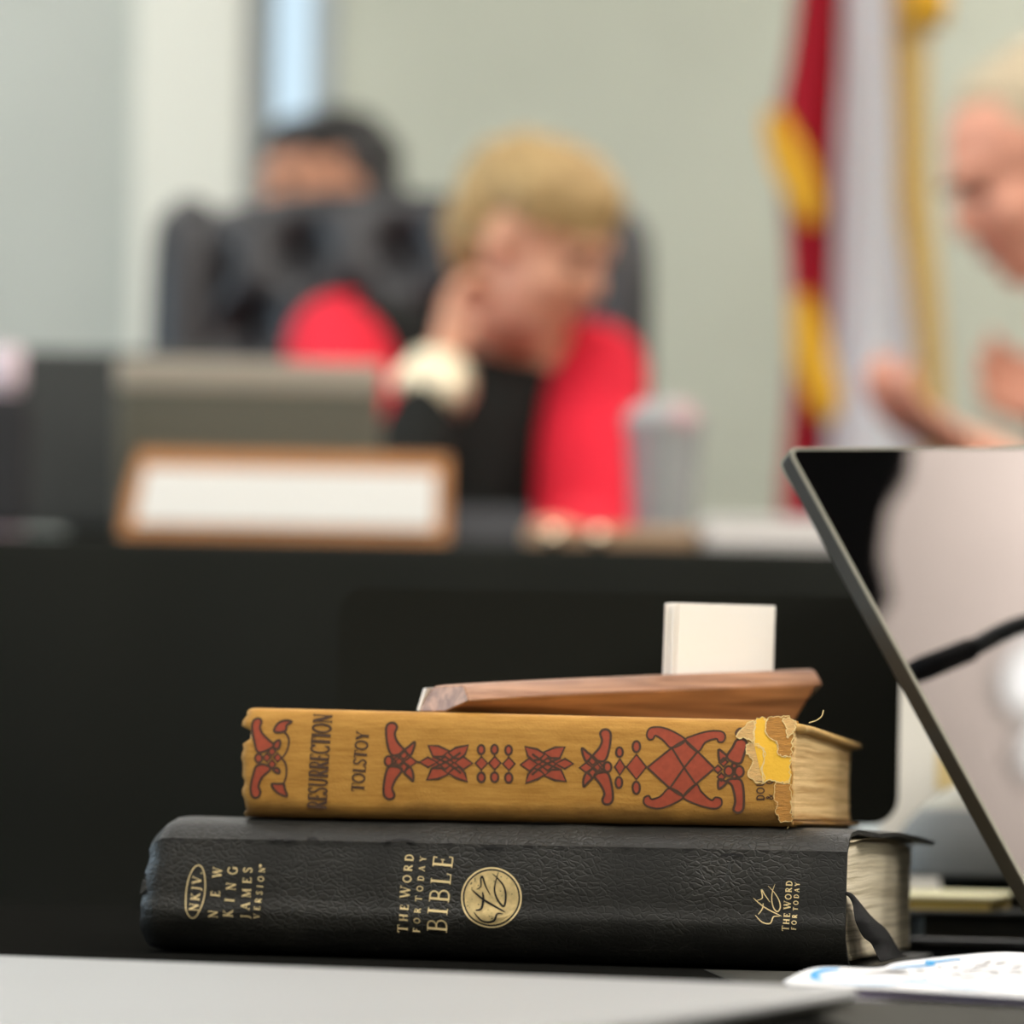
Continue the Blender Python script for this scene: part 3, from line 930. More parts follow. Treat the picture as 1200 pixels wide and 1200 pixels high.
# large crossed ornament
dc.fill([q4(*p) for p in [(368, 320), (500, 215), (572, 172), (640, 235), (732, 325), (630, 412), (562, 478), (490, 432)]], 0, .00012)
shape([(500, 215), (450, 172), (410, 148), (398, 165), (378, 170), (363, 148), (372, 115), (400, 102), (450, 105), (510, 128), (572, 174)], q4, 2.2)
shape([(640, 235), (680, 185), (738, 165), (752, 182), (778, 180), (788, 150), (765, 125), (700, 124), (620, 146), (572, 174)], q4, 2.2)
shape([(490, 432), (440, 475), (392, 492), (376, 474), (352, 482), (348, 510), (372, 532), (430, 542), (500, 520), (562, 478)], q4, 2.2)
shape([(630, 412), (660, 452), (712, 497), (735, 482), (765, 490), (768, 520), (740, 542), (690, 537), (620, 515), (562, 478)], q4, 2.2)
line([(368, 320), (500, 215), (572, 172)], q4, 2.4); line([(368, 320), (490, 432), (562, 478)], q4, 2.4); line([(572, 172), (640, 235), (732, 325)], q4, 2.4); line([(732, 325), (630, 412), (562, 478)], q4, 2.4)
line([(500, 215), (568, 322), (630, 412)], q4, 2.4); line([(640, 235), (568, 322), (490, 432)], q4, 2.4)
# flower near the head
shape([(850, 172), (885, 168), (905, 192), (892, 245), (872, 296), (830, 292), (798, 262), (828, 212)], q4)
shape([(845, 135), (862, 112), (878, 118), (866, 160)], q4)
shape([(798, 392), (840, 380), (875, 392), (888, 450), (885, 540), (860, 565), (832, 550), (842, 500), (826, 420)], q4)
ell(808, 340, 24, 27, q4); ell(865, 343, 24, 30, q4); ell(838, 312, 14, 14, q4); ell(840, 370, 13, 13, q4)
shape([(752, 225), (780, 242), (798, 262), (762, 292)], q4); shape([(752, 434), (755, 385), (795, 400), (775, 425)], q4)
dia(780, 292, 24, 24, q4); dia(750, 330, 22, 22, q4); dia(768, 372, 22, 22, q4)
# publisher's name, half torn away
text(dc, 'DOU', q4(1000, 500), q4(1000, 390), 9.0, 1, bold=1.5)
text(dc, '&C', q4(1046, 496), q4(1046, 385), 8.0, 1, bold=1.5)
o = obj('printed_ornament', bm, [M_red, M_dark], spine)
o['label'] = 'red and brown printed knotwork, title and author name'
# torn layers


def torn(name, pts, m, eps, parent, fr=1.2):
    bm = bmesh.new(); d = Decal(bm, YFm, y_surf)
    rr = random.Random(len(pts) * 7)
    out = []
    P_ = smooth_curve([(a, b_, 0) for a, b_ in pts], True, 6)
    for p in P_: out.append(q4(p.x + rr.uniform(-7, 7), p.y + rr.uniform(-7, 7)))
    d.fill(out, 0, eps, sub=1)
    d.stroke(out, [fr * rr.uniform(.5, 1.3) for _ in out], 1, eps + .0002, True)
    return obj(name, bm, [m, M_fibre], parent)
torn('torn_patch', [(905, 200), (955, 190), (1005, 235), (990, 310), (998, 395), (950, 400), (915, 350), (942, 290), (908, 240)], M_torn, .0003, spine)
torn('torn_patch', [(852, 155), (890, 100), (950, 68), (946, 128), (938, 186), (915, 165), (880, 160)], M_torn, .0005, spine)
torn('torn_patch', [(1058, 405), (1100, 408), (1138, 402), (1142, 480), (1142, 560), (1150, 610), (1090, 612), (1065, 570), (1070, 520), (1052, 480)], M_tornbrown, .0003, spine, .8)
o = torn('torn_patch', [(952, 66), (1012, 62), (1004, 130), (1062, 172), (1084, 250), (1142, 268), (1138, 330), (1140, 402), (1090, 400), (1040, 386), (995, 400), (988, 330), (1000, 240), (945, 185)], M_fresh, .0004, spine)
o['label'] = 'bright unfaded yellow cloth exposed by a tear'
torn('torn_patch', [(1012, 60), (1080, 46), (1145, 55), (1160, 110), (1150, 180), (1145, 262), (1100, 258), (1080, 248), (1072, 195), (1008, 132)], M_tornbrown, .0007, spine)
torn('torn_patch', [(1100, 60), (1150, 62), (1168, 90), (1150, 130), (1130, 165), (1120, 110)], M_torn, .0011, spine)
# loose threads
bm = bmesh.new()
for pts in (((948, 847), (957, 844), (963, 839), (965, 832)), ((922, 866), (918, 880), (921, 893)), ((921, 960), (926, 966), (922, 971))):
    q = [P(a, b_, D2 + .004) for a, b_ in pts]
    q = [Matrix.Rotation(th2, 4, 'Z') @ (p - YFm.O) for p in q]
    add_tube(bm, smooth_curve(q), .0002, 5)
obj('loose_threads', bm, M_fibre, spine)


def board(name, wtop, wbot, v1, u0, u1, m, drop=.0):
    bm = bmesh.new()
    def t_(s, t):
        u = u0 + (u1 - u0) * s; v = .0045 + (v1 - .0045) * t
        r_ = .0009 * (max(0, 1 - (1 - t) * 40) ** 2 + max(0, 1 - (1 - s) * 50) ** 2 + max(0, 1 - s * 50) ** 2)
        return Vector((u, v, wtop(u, v) - r_))
    def b_(s, t):
        u = u0 + (u1 - u0) * s; v = .0045 + (v1 - .0045) * t
        r_ = .0009 * (max(0, 1 - (1 - t) * 40) ** 2 + max(0, 1 - (1 - s) * 50) ** 2)
        return Vector((u, v, wbot(u, v) + r_))
    solid_grid(bm, t_, b_, 40, 40)
    return obj(name, bm, m, novel, True)
def tt(u, v): return T2(u) - .0035 * (v / .138) ** 1.3 - .0009 * math.exp(-((v - .011) / .003) ** 2) - .0004 * (1 + noise.noise(Vector((u * 20, v * 20, 0))))
board('front_cover', tt, lambda u, v: tt(u, v) - .0036, .1395, -.0015, L2 + .0030, mat('worn_board', rgb(206, 166, 98), .85, mottle=(120, .15), bump=(500, .5, 'noise', .0003)))
board('back_cover', lambda u, v: .0027 + .0003 * noise.noise(Vector((u * 20, v * 20, 5))), lambda u, v: .0002, .1385, -.0015, L2 + .0028, M_ycloth)
M_pages2 = paper_mat('novel_pages', rgb(178, 134, 76), rgb(238, 204, 146), (.5, .5, 34))
page_block('text_block', .0, L2 - .0002, .0028, .1335, lambda v: .0028, lambda v: T2(L2) - .0030 - .0040 * (v / .138) ** 1.2 - .0007, M_pages2, novel, .003)

# ------------------------------------------------------------------ wooden desk nameplate with cards, on top of the novel
M_wood = bpy.data.materials.new('walnut'); M_wood.use_nodes = True
N = M_wood.node_tree.nodes; LK = M_wood.node_tree.links; b = N['Principled BSDF']
tc = N.new('ShaderNodeTexCoord'); mp = N.new('ShaderNodeMapping'); mp.inputs['Scale'].default_value = (1, 14, 14)
LK.new(tc.outputs['Object'], mp.inputs['Vector'])
n = N.new('ShaderNodeTexNoise'); n.inputs['Scale'].default_value = 14; n.inputs['Detail'].default_value = 8; n.inputs['Distortion'].default_value = .6
LK.new(mp.outputs[0], n.inputs['Vector'])
r = N.new('ShaderNodeValToRGB'); r.color_ramp.elements[0].position = .3; r.color_ramp.elements[0].color = rgb(122, 84, 62); r.color_ramp.elements[1].position = .7; r.color_ramp.elements[1].color = rgb(192, 146, 114)
LK.new(n.outputs['Fac'], r.inputs[0]); LK.new(r.outputs[0], b.inputs['Base Color'])
b.inputs['Roughness'].default_value = .45
bt = R(35)
zt = YB_ + .0402
NO = P(549, 832, 1.215); NO.z = zt - .0006
plate = empty('desk_nameplate', NO, bt)
tag(plate, 'walnut desk nameplate turned backwards on the mustard novel, holding white cards', 'nameplate')
LP = .170
def hN(u): return .0096 + (.0222 - .0096) * (u / LP) ** .9
def prof_n(u, du_top=0):
    h = hN(u)
    return [(.016, 0), (.0012, h - .0062), (.0016, h - .0048), (.0065, h - .0006), (.009, h), (.026, h), (.0285, h - .001), (.033, .001), (.032, 0)]
bm = bmesh.new()
rings = []
for k in range(25):
    u = LP * k / 24
    s = k / 24
    e = 0
    ring = []
    for v, w in prof_n(u):
        uu = u
        if k == 0: uu = .0005 + (.002 if w > hN(u) * .75 else 0)
        if k == 24: uu = LP - .011 * (1 - w / hN(u)) - (.002 if w > hN(u) * .75 else 0)
        ring.append(Vector((uu, v, w)))
    rings.append(ring)
add_loft(bm, rings)
o = obj('block', bm, [M_wood], plate); bevel(o, .0012, 3, 30)
bm = bmesh.new()
add_loft(bm, [[Vector((u, .0337, .0008)), Vector((u, .0357, .0008)), Vector((u, .0315, hN(u) - .0008)), Vector((u, .0292, hN(u) - .0008))] for u in [.0012 + (LP - .014) * k / 20 for k in range(21)]])
obj('face_plate', bm, mat('white_plastic', rgb(235, 232, 226), .4), plate)
# cards
M_card = mat('card_white', rgb(250, 246, 238), .8)
cardm = None
for k in range(6):
    bm = bmesh.new()
    jit = random.Random(k + 20)
    u0 = .1015 + jit.uniform(-.0006, .0006); v0 = .0105 + k * .0014
    add_box(bm, (0, 0, 0), (.0475, .0009, .0369 + jit.uniform(-.0006, .0003)))
    for v in bm.verts:
        if v.co.x > .04 and v.co.z > .02: v.co.z += .0032
    c = obj('note_card', bm, M_card)
    bevel(c, .0003, 2)
    Mx = plate.matrix_basis.copy() if False else Matrix.Translation(NO) @ Matrix.Rotation(bt, 4, 'Z') @ Matrix.Translation((u0, v0, .0078)) @ Matrix.Rotation(R(2.2), 4, 'Y') @ Matrix.Rotation(R(-1.2), 4, 'X')
    c.matrix_world = Mx
    tag(c, ['white blank card standing in the wooden nameplate, nearest of the bundle', 'white card in the nameplate slot, second from the front',
            'white card in the nameplate slot, third from the front', 'white card in the nameplate slot, fourth from the front',
            'white card in the nameplate slot, fifth from the front', 'white blank card standing in the wooden nameplate, rearmost of the bundle'][k], 'card', 'white cards standing in the nameplate')

# ------------------------------------------------------------------ closed silver laptop in front
LW, LDp = .30, .40
al = R(22)
LC = P(1013, 1157, .95)             # far right top corner
zl = LC.z
lap = empty('closed_laptop', (LC.x, LC.y, TZ), -al)
tag(lap, 'thin closed silver laptop lying in front of the book stack', 'laptop')
M_alu = mat('silver_aluminium', rgb(172, 174, 174), .42, .35, spec=.5, mottle=(8, .03))
M_alu2 = mat('grey_base', rgb(120, 118, 108), .45, .3)
ht = zl - TZ
bm = bmesh.new()
def rr_ring(x0, x1, y0, y1, z, r_, n=6):
    pts = []
    for cx, cy, a0 in ((x1 - r_, y1 - r_, 0), (x0 + r_, y1 - r_, 90), (x0 + r_, y0 + r_, 180), (x1 - r_, y0 + r_, 270)):
        for k in range(n + 1):
            a = R(a0 + 90 * k / n); pts.append(Vector((cx + r_ * math.cos(a), cy + r_ * math.sin(a), z)))
    return pts
add_loft(bm, [rr_ring(-LW + .0008, -.0008, -LDp + .0008, -.0008, ht - .0030, .008), rr_ring(-LW, 0, -LDp, 0, ht - .0024, .008), rr_ring(-LW, 0, -LDp, 0, ht - .0010, .008),
              rr_ring(-LW + .0006, -.0006, -LDp + .0006, -.0006, ht - .0003, .008), rr_ring(-LW + .0022, -.0022, -LDp + .0022, -.0022, ht, .007)])
o = obj('lid', bm, M_alu, lap)
bm = bmesh.new()
add_loft(bm, [rr_ring(-LW + .006, -.006, -LDp + .006, -.006, .0012, .006), rr_ring(-LW + .0012, -.0012, -LDp + .0012, -.0012, .0022, .008), rr_ring(-LW + .001, -.001, -LDp + .001, -.001, ht - .0033, .008)])
obj('base', bm, M_alu2, lap)
for x, y in ((-.012, -.012), (-LW + .012, -.012), (-.012, -LDp + .012), (-LW + .012, -LDp + .012)):
    bm = bmesh.new(); lathe(bm, [(.005, .0001), (.005, .0012), (.004, .0018)], (x, y, 0), 16)
    obj('rubber_foot', bm, mat('rubber', rgb(40, 40, 42), .7), lap)

# ------------------------------------------------------------------ charcoal sleeve with papers on it
M_sleeve = mat('charcoal_felt', rgb(60, 59, 53), .9, spec=.2, bump=(700, .5, 'noise', .0005), mottle=(60, .15))
def sl(s, t):
    x = .068 + .30 * s + .02 * (1 - t); y = .80 + .38 * t - .03 * s
    edge = min(1, min(s, 1 - s) * 12) ** .5 * min(1, min(t, 1 - t) * 12) ** .5
    hump = .0042 * math.exp(-((y - 1.125) / .035) ** 2) * min(1, s * 4)
    z = .0003 + (.0003 + hump + .0002 * noise.noise(Vector((s * 6, t * 7, 1)))) * edge
    return Vector((x, y, TZ + z))
bm = bmesh.new()
solid_grid(bm, sl, lambda s, t: Vector((sl(s, t).x, sl(s, t).y, TZ + .0001)), 40, 40)
o = obj('laptop_sleeve', bm, M_sleeve, None, True)
tag(o, 'charcoal fabric sleeve lying under the printed papers', 'sleeve')

M_paper = mat('white_paper', rgb(238, 237, 236), .8)
M_gap_shade = mat('lilac_gap_shade', rgb(206, 196, 224), .85)  # lilac colour stands in for the shade between the sheets
backE = [P(918, 1150, 1.03), P(957, 1133.5, 1.06), P(1028, 1134.5, 1.065), P(1052, 1127.5, 1.085), P(1120, 1119.5, 1.10), P(1172, 1115.5, 1.11), P(1215, 1117, 1.115), P(1330, 1122, 1.13)]
frontE = [P(925, 1152, .997), P(985, 1156, .99), P(1040, 1158, .985), P(1080, 1160.5, .98), P(1125, 1163, .972), P(1165, 1165.5, .965), P(1215, 1169, .957), P(1330, 1180, .94)]
bs = smooth_curve(backE); fs = smooth_curve(frontE)
def sheet(name, dz, shrink, mtl, thick=.0003, lift=0):
    bm = bmesh.new()
    n_ = len(bs) - 1
    def t_(s, t):
        i = s * n_; a = int(min(n_ - 1, i)); f_ = i - a
        p = fs[a].lerp(fs[a + 1], f_).lerp(bs[a].lerp(bs[a + 1], f_), shrink + (1 - shrink * 1.0) * t)
        return p + Vector((0, 0, dz + .0006 * math.sin(s * 9) * math.sin(PI * t)))
    solid_grid(bm, t_, lambda s, t: t_(s, t) - Vector((0, 0, thick)), 48, 14)
    return obj(name, bm, mtl, None, True), t_
sh, tf = sheet('printed_page', 0, 0, M_paper, .0005)
tag(sh, 'white printed page with light blue outlines, top sheet on the charcoal sleeve', 'paper', 'papers on the sleeve')
# print on the page: located where the photo shows it, projected onto the sheet
bm = bmesh.new()
from mathutils.bvhtree import BVHTree
bvh = BVHTree.FromPolygons([v.co[:] for v in sh.data.vertices], [p.vertices[:] for p in sh.data.polygons])
def on_page(px, py):
    h = bvh.ray_cast(CP, ray(px, py), 3)
    return (h[0] + Vector((0, 0, .0003))) if h[0] else None
def pstroke(pts, wpx, mi):
    q = smooth_curve([(900 + a / 4, 1080 + b_ / 4, 0) for a, b_ in pts])
    prev = None; n = len(q)
    for i, p in enumerate(q):
        T = (q[min(i + 1, n - 1)] - q[max(i - 1, 0)]).normalized()
        ww = wpx * 1.5 * (.4 + .6 * math.sin(PI * i / (n - 1)))
        a = on_page(p.x - T.y * ww, p.y + T.x * ww * .5); c = on_page(p.x + T.y * ww, p.y - T.x * ww * .5)
        if a and c:
            cur = (bm.verts.new(a), bm.verts.new(c))
            if prev: bm.faces.new((prev[0], cur[0], cur[1], prev[1])).material_index = mi
            prev = cur
        else: prev = None
PW = 1.5
pstroke([(335, 228), (270, 230), (225, 245), (215, 262), (235, 272), (260, 276)], 3.6, 0)
pstroke([(250, 276), (360, 290), (480, 295), (590, 292), (680, 282), (800, 298), (880, 308), (1000, 312), (1130, 308), (1198, 314)], 1.3, 0)
pstroke([(575, 220), (640, 215), (720, 210), (780, 205), (740, 192), (800, 190), (880, 180), (905, 184)], 1.6, 0)
for pts in (((440, 256), (470, 244), (550, 240), (640, 245), (668, 255)), ((545, 232), (590, 236), (650, 232)), ((690, 232), (740, 236)), ((730, 270), (742, 258)), ((795, 212), (815, 222)),
            ((850, 262), (880, 248), (905, 246)), ((885, 268), (940, 262), (990, 266)), ((905, 235), (960, 232), (1010, 228)), ((960, 215), (1000, 208), (1040, 215)), ((1010, 240), (1060, 236), (1090, 244)),
            ((1000, 270), (1060, 275)), ((1060, 205), (1120, 192)), ((1050, 252), (1075, 256)), ((1120, 240), (1190, 232)), ((1140, 215), (1196, 208)), ((1170, 250), (1198, 246)), ((860, 220), (900, 216)), ((1010, 196), (1050, 190))):
    pstroke(pts, .9, 1)
obj('print', bm, [mat('blue_ink', rgb(70, 160, 214), .8), mat('grey_ink', rgb(60, 58, 54), .8)], sh)
s2, _ = sheet('folded_page', -.0020, .012, M_gap_shade, .0004)
tag(s2, 'page coloured lilac for the shadow gap, just beneath the printed page with blue outlines', 'paper', 'papers on the sleeve')
s3, _ = sheet('folded_page', -.0038, -.03, M_paper, .0007)
tag(s3, 'white page at the bottom of the papers on the charcoal sleeve', 'paper', 'papers on the sleeve')

# ------------------------------------------------------------------ slanted glossy screen at right
TL = P(921, 524, 1.33)
rTL = (TL - CP).normalized()
el = (P(1197, 1030, 1) - P(921, 524, 1)).normalized()
et = (P(1200, 523, 1) - P(921, 524, 1)).normalized()
beta = -.55
dl = el + beta * rTL
alp = -(dl.dot(et)) / dl.dot(rTL)
dtv = (et + alp * rTL).normalized(); dl = dl.normalized()
nS = dtv.cross(dl).normalized()
if nS.y > 0: nS = -nS
SH = (TL.z - TZ - .004) / (-dl.z); SW = .36
SM = Matrix.Identity(4)
for i in range(3):
    SM[i][0] = dtv[i]; SM[i][1] = -dl[i]; SM[i][2] = nS[i]; SM[i][3] = TL[i]
scr = empty('tilted_touchscreen', (0, 0, 0))
scr.matrix_world = SM
tag(scr, 'slanted glossy touchscreen in a thin dark grey case, right of the book stack', 'screen')
M_case = mat('dark_case', rgb(50, 47, 38), .6, .0, spec=.25)
M_edge = mat('polished_edge', rgb(130, 128, 114), .5, .2)
# local: x along top edge, y up the screen (0 at the top), z towards the viewer
bm = bmesh.new()
add_loft(bm, [rr_ring(.001, SW - .001, -SH + .001, -.001, -.0082, .005), rr_ring(0, SW, -SH, 0, -.0070, .005), rr_ring(0, SW, -SH, 0, -.0006, .005), rr_ring(.0004, SW - .0004, -SH + .0004, -.0004, -.0002, .005)])
obj('case', bm, M_case, scr)
bm = bmesh.new()
ra_ = rr_ring(.0002, SW - .0002, -SH + .0002, -.0002, 0.0, .005); rb_ = rr_ring(.0016, SW - .0016, -SH + .0016, -.0016, .0002, .004)
add_loft(bm, [[p - Vector((0, 0, .0004)) for p in ra_], ra_, rb_, [p - Vector((0, 0, .0006)) for p in rb_]], caps=False)
obj('bezel', bm, M_edge, scr)
M_glass = mat('glossy_screen', rgb(162, 157, 154), .02, 1.0)
bm = bmesh.new(); add_loft(bm, [rr_ring(.0015, SW - .0015, -SH + .0015, -.0015, -.0003, .004), rr_ring(.0015, SW - .0015, -SH + .0015, -.0015, .0000, .004)])
obj('display', bm, M_glass, scr)
bm = bmesh.new(); add_loft(bm, [[SM @ Vector(p) for p in ((.12, -.05, -.008), (.24, -.05, -.008), (.24, -.06, -.008), (.12, -.06, -.008))],
                               [Vector((.22, 1.5, TZ + .004)), Vector((.34, 1.55, TZ + .004)), Vector((.34, 1.55, TZ)), Vector((.22, 1.5, TZ))]])
o = obj('kickstand', bm, M_case, None); o.parent = scr; o.matrix_parent_inverse = SM.inverted()


def mirror_pt(X): return X - nS * (2 * (X - TL).dot(nS))
def reflect_hit(px, py, z):
    d = ray(px, py); t = (TL - CP).dot(nS) / d.dot(nS); X = CP + d * t
    r_ = d - nS * (2 * d.dot(nS))
    return X + r_ * ((z - X.z) / r_.z), X, r_
print('SCREEN n', nS, 'SH', SH, 'hit', reflect_hit(1100, 700, CEIL)[0], reflect_hit(1190, 790, CEIL)[0], reflect_hit(1000, 560, CEIL)[0])

# black block added under the ceiling, shaped to make the screen's dark reflection
zp = 2.25
pc = [reflect_hit(a, b_, zp)[0] for a, b_ in ((860, 440), (1074, 470), (1066, 560), (1040, 600), (1034, 650), (1046, 705), (1000, 760), (880, 760))]
cen = sum(pc, Vector()) / len(pc)
refl_block = empty('reflection_block', (cen.x, cen.y, CEIL))
tag(refl_block, 'black block added under the ceiling to make the dark reflection in the slanted screen', 'projector')
bm = bmesh.new()
add_loft(bm, [[Vector((p.x - cen.x, p.y - cen.y, zp - CEIL)) for p in pc], [Vector((p.x - cen.x, p.y - cen.y, zp + .16 - CEIL)) for p in pc]])
obj('housing', bm, mat('matte_black', rgb(26, 28, 32), .8), refl_block)
bm = bmesh.new(); add_tube(bm, [(0, 0, zp + .16 - CEIL), (0, 0, 0)], .02); obj('mounting_rod', bm, MATS['matte_black'], refl_block)
# round downlights mirrored in the screen
for (a, b_, rad, lab) in ((1208, 790, .040, 'round ceiling downlight mirrored brightly in the slanted screen'), (1226, 872, .036, 'round ceiling downlight mirrored low at the edge of the slanted screen')):
    hp = reflect_hit(a, b_, CEIL)[0]
    t = empty('downlight', (hp.x, hp.y, CEIL)); tag(t, lab, 'ceiling light', 'round downlights')
    bm = bmesh.new(); lathe(bm, [(rad + .012, 0), (rad + .012, -.006), (rad, -.008), (rad, 0)], (0, 0, 0), 32, False); obj('ring', bm, M_frame, t)
    bm = bmesh.new(); lathe(bm, [(rad, -.003), (rad, -.001)], (0, 0, 0), 32)
    obj('lens', bm, mat('downlight_lens', rgb(250, 250, 250), .5, emit=((.80, .93, 1, 1), 1.3)), t)

# gooseneck microphone right of the frame, its stalk mirrored in the screen
Va, Vb = P(1066, 790, 1.45), P(1215, 730, 1.50)
Ra, Rb = mirror_pt(Va), mirror_pt(Vb)
d_ = (Rb - Ra).normalized()
mic = empty('gooseneck_microphone', (Rb.x + .20, Rb.y - .13, TZ))
tag(mic, 'black gooseneck microphone right of the slanted screen, its stalk mirrored in the glass', 'microphone')
mo = Vector(mic.location)
bm = bmesh.new()
path = smooth_curve([mo + Vector((0, 0, .02)), mo + Vector((.01, .01, .10)), Rb + d_ * .04 + Vector((0.11, -.03, -.0)), Rb + d_ * .03 + Vector((.035, -.006, .004)), Rb, Ra.lerp(Rb, .45)])
add_tube(bm, [p - mo for p in path], .0042, 12); obj('stalk', bm, mat('dark_grey_tube', rgb(70, 76, 78), .5), mic, True)
bm = bmesh.new(); add_tube(bm, [Ra.lerp(Rb, .47) - mo, Ra.lerp(Rb, .1) - mo, Ra - mo], [.0052, .0055, .0045], 12); obj('microphone_head', bm, MATS['matte_black'], mic, True)
bm = bmesh.new(); lathe(bm, [(.05, 0), (.05, .012), (.04, .02), (.01, .024)], (0, 0, 0), 32); obj('base', bm, MATS['matte_black'], mic)

# ------------------------------------------------------------------ things behind the books, right
M_blackplastic = mat('black_plastic', rgb(29, 30, 26), .9, spec=.08)
# monitor seen as a black panel
mD = 1.47
c1 = P(1052, 967, mD); cTop = P(1052, 700, mD)
mon = empty('desk_monitor', (c1.x - .12, mD + .04, TZ)); tag(mon, 'black monitor back standing behind the mustard novel', 'monitor')
MB = Vector(mon.location)
bm = bmesh.new()
rings = []
for yy, sh_ in ((mD, .0), (mD + .006, 0), (mD + .03, -.03)):
    xa, xb = c1.x - .245 - sh_, c1.x + sh_
    za, zb = c1.z - sh_, cTop.z + .0 + sh_
    if sh_ < 0: xa, xb, za, zb = xa, xb, za, zb
    rings.append([Vector((p.x, yy, p.y)) - MB for p in rr_ring(min(xa, xb - .02), xb, za, zb, 0, .012)])
add_loft(bm, rings)
obj('panel', bm, M_blackplastic, mon)
box('stand', (-.02, -.006, .008), (.02, .02, .12), M_blackplastic, mon, .002)
bm = bmesh.new(); lathe(bm, [(.09, 0), (.09, .006), (.07, .010), (.02, .012)], (0, 0, 0), 40); obj('base', bm, mat('grey_plastic', rgb(96, 98, 98), .6), mon)

# white box with a yellow note
wD = 1.70
a = P(1040, 1000, wD)
bxo = empty('storage_box', (a.x + .09, wD + .06, TZ)); tag(bxo, 'cream white box standing behind the slanted screen', 'box')
zt_ = P(1100, 690, wD).z - TZ
box('body', (-.095, -.055, 0), (.105, .055, zt_), mat('cream_card', rgb(250, 246, 234), .8), bxo, .003)
n0 = P(1098, 880, wD + .004)
box('sticky_note', (n0.x - a.x - .09, -.0563, P(1098, 925, wD).z - TZ), (n0.x - a.x - .045, -.0556, n0.z - TZ), mat('pale_yellow_note', rgb(236, 212, 150), .8), bxo)

# black binder with pad and grey dome on it
bh = .0162
bn = empty('ring_binder', (.33, 1.54, TZ)); tag(bn, 'black binder lying flat under the yellow pad', 'binder')
box('lower_cover', (-.16, -.115, .0), (.0, .105, .002), M_blackplastic, bn, .0006)
box('sheets', (-.155, -.11, .002), (-.005, .10, bh - .002), mat('dark_paper_edge', rgb(66, 66, 62), .85), bn)
box('upper_cover', (-.16, -.115, bh - .002), (.0, .105, bh), mat('binder_top', rgb(70, 70, 66), .75), bn, .0006)
# yellow pad: near corner at (1160,1066)
pd = P(1160, 1067, 1.44); pd.z = TZ + bh
gm = R(16)
pad = empty('note_pad', pd, -gm)
tag(pad, 'yellow pad of notes on the black binder behind the slanted screen', 'notepad')
pth = P(1160, 1052, 1.44).z - pd.z
bm = bmesh.new(); add_box(bm, (-.10, 0, 0), (0, .06, pth - .0012))
obj('pad_block', bm, mat('yellow_pad', rgb(214, 184, 96), .85, mottle=(400, .1), stretch=(.2, .2, 6)), pad)
bm = bmesh.new(); solid_grid(bm, lambda s, t: Vector((-.101 + .103 * s, -.001 + .072 * t, pth + .0016 * t * t)), lambda s, t: Vector((-.101 + .103 * s, -.001 + .072 * t, pth - .0011 + .0016 * t * t)), 10, 10)
obj('top_sheet', bm, mat('pale_yellow', rgb(244, 236, 190), .8), pad)
# grey dome speaker
gD = 1.60
gc = P(1190, 1020, gD); gc.z = TZ + bh
spk = empty('conference_speaker', (gc.x, gD, TZ + bh)); tag(spk, 'grey dome-shaped desk speaker half hidden behind the slanted screen', 'speaker')
bm = bmesh.new()
rx = gc.x - P(1040, 1000, gD).x
top = P(1160, 903, gD).z - gc.z
def dome(bm, z0, z1, zs, dark=False):
    rings = []
    for k in range(13):
        t = z0 + (z1 - z0) * k / 12
        r_ = rx * math.cos(math.asin(min(.999, t))) ** 1.1
        rings.append([Vector((r_ * math.cos(a), .62 * r_ * math.sin(a), .012 + t * zs)) for a in [2 * PI * q / 40 for q in range(40)]])
    add_loft(bm, rings)
dome(bm, 0, .62, top - .012); obj('body', bm, mat('mid_grey_plastic', rgb(112, 114, 112), .55), spk, True)
bm = bmesh.new(); dome(bm, .62, .985, top - .012); obj('upper_shell', bm, mat('warm_grey_plastic', rgb(176, 172, 158), .55), spk, True)
bm = bmesh.new(); lathe(bm, [(rx * .55, 0), (rx * .6, .012)], (0, 0, 0), 40); o = obj('foot', bm, M_blackplastic, spk); o.scale = (1, .6, 1)
# cable
bm = bmesh.new()
cp = [P(1000, 1104, 1.395), P(1060, 1100, 1.395), P(1090, 1098, 1.395), P(1150, 1097.5, 1.39), P(1210, 1098, 1.385), P(1330, 1103, 1.37)]
for q in cp: q.z = TZ + .0032
add_tube(bm, smooth_curve(cp), .0026, 12)
o = obj('power_cable', bm, mat('cable_black', rgb(24, 24, 24), .35), None, True); tag(o, 'black glossy cable running across the table behind the papers', 'cable')

# ------------------------------------------------------------------ dais table
DD = 2.95
dz = P(600, 634, DD).z
t = empty('dais_table', (0, DD + .4, PZ)); tag(t, 'long dais table on the platform under a black skirt', 'table')
box('table_top', (-1.75, -.34, dz - PZ - .03), (1.75, .17, dz - PZ - .005), MATS['laminate'], t, .003)
for x in (-1.7, -.02, 1.66):
    for y in (-.3, .12):
        box('leg', (x, y, 0), (x + .04, y + .04, dz - PZ - .03), MATS['steel_grey'], t)
bm = bmesh.new()
xs = [-1.8 + 3.6 * k / 240 for k in range(241)]
top_f = [bm.verts.new((x, DD + .02 , dz)) for x in xs]
top_b = [bm.verts.new((x, DD + .60, dz)) for x in xs]
prevr = top_f
for i in range(240): bm.faces.new((top_f[i], top_f[i + 1], top_b[i + 1], top_b[i]))
for lv in range(1, 7):
    cur = [bm.verts.new((x, DD + .012 - .006 * lv / 6 * (1 + math.sin(k * .55) + .5 * math.sin(k * .23)), dz - (dz - PZ - .01) * lv / 6 if lv > 1 else dz - .01)) for k, x in enumerate(xs)]
    for i in range(240): bm.faces.new((prevr[i], prevr[i + 1], cur[i + 1], cur[i]))
    prevr = cur
o = obj('table_skirt', bm, mat('black_skirt', rgb(30, 31, 27), .95, spec=.1), None, True)
tag(o, 'black cloth skirt hanging down the front of the dais table', 'tablecloth')

S3 = lambda D: F / D
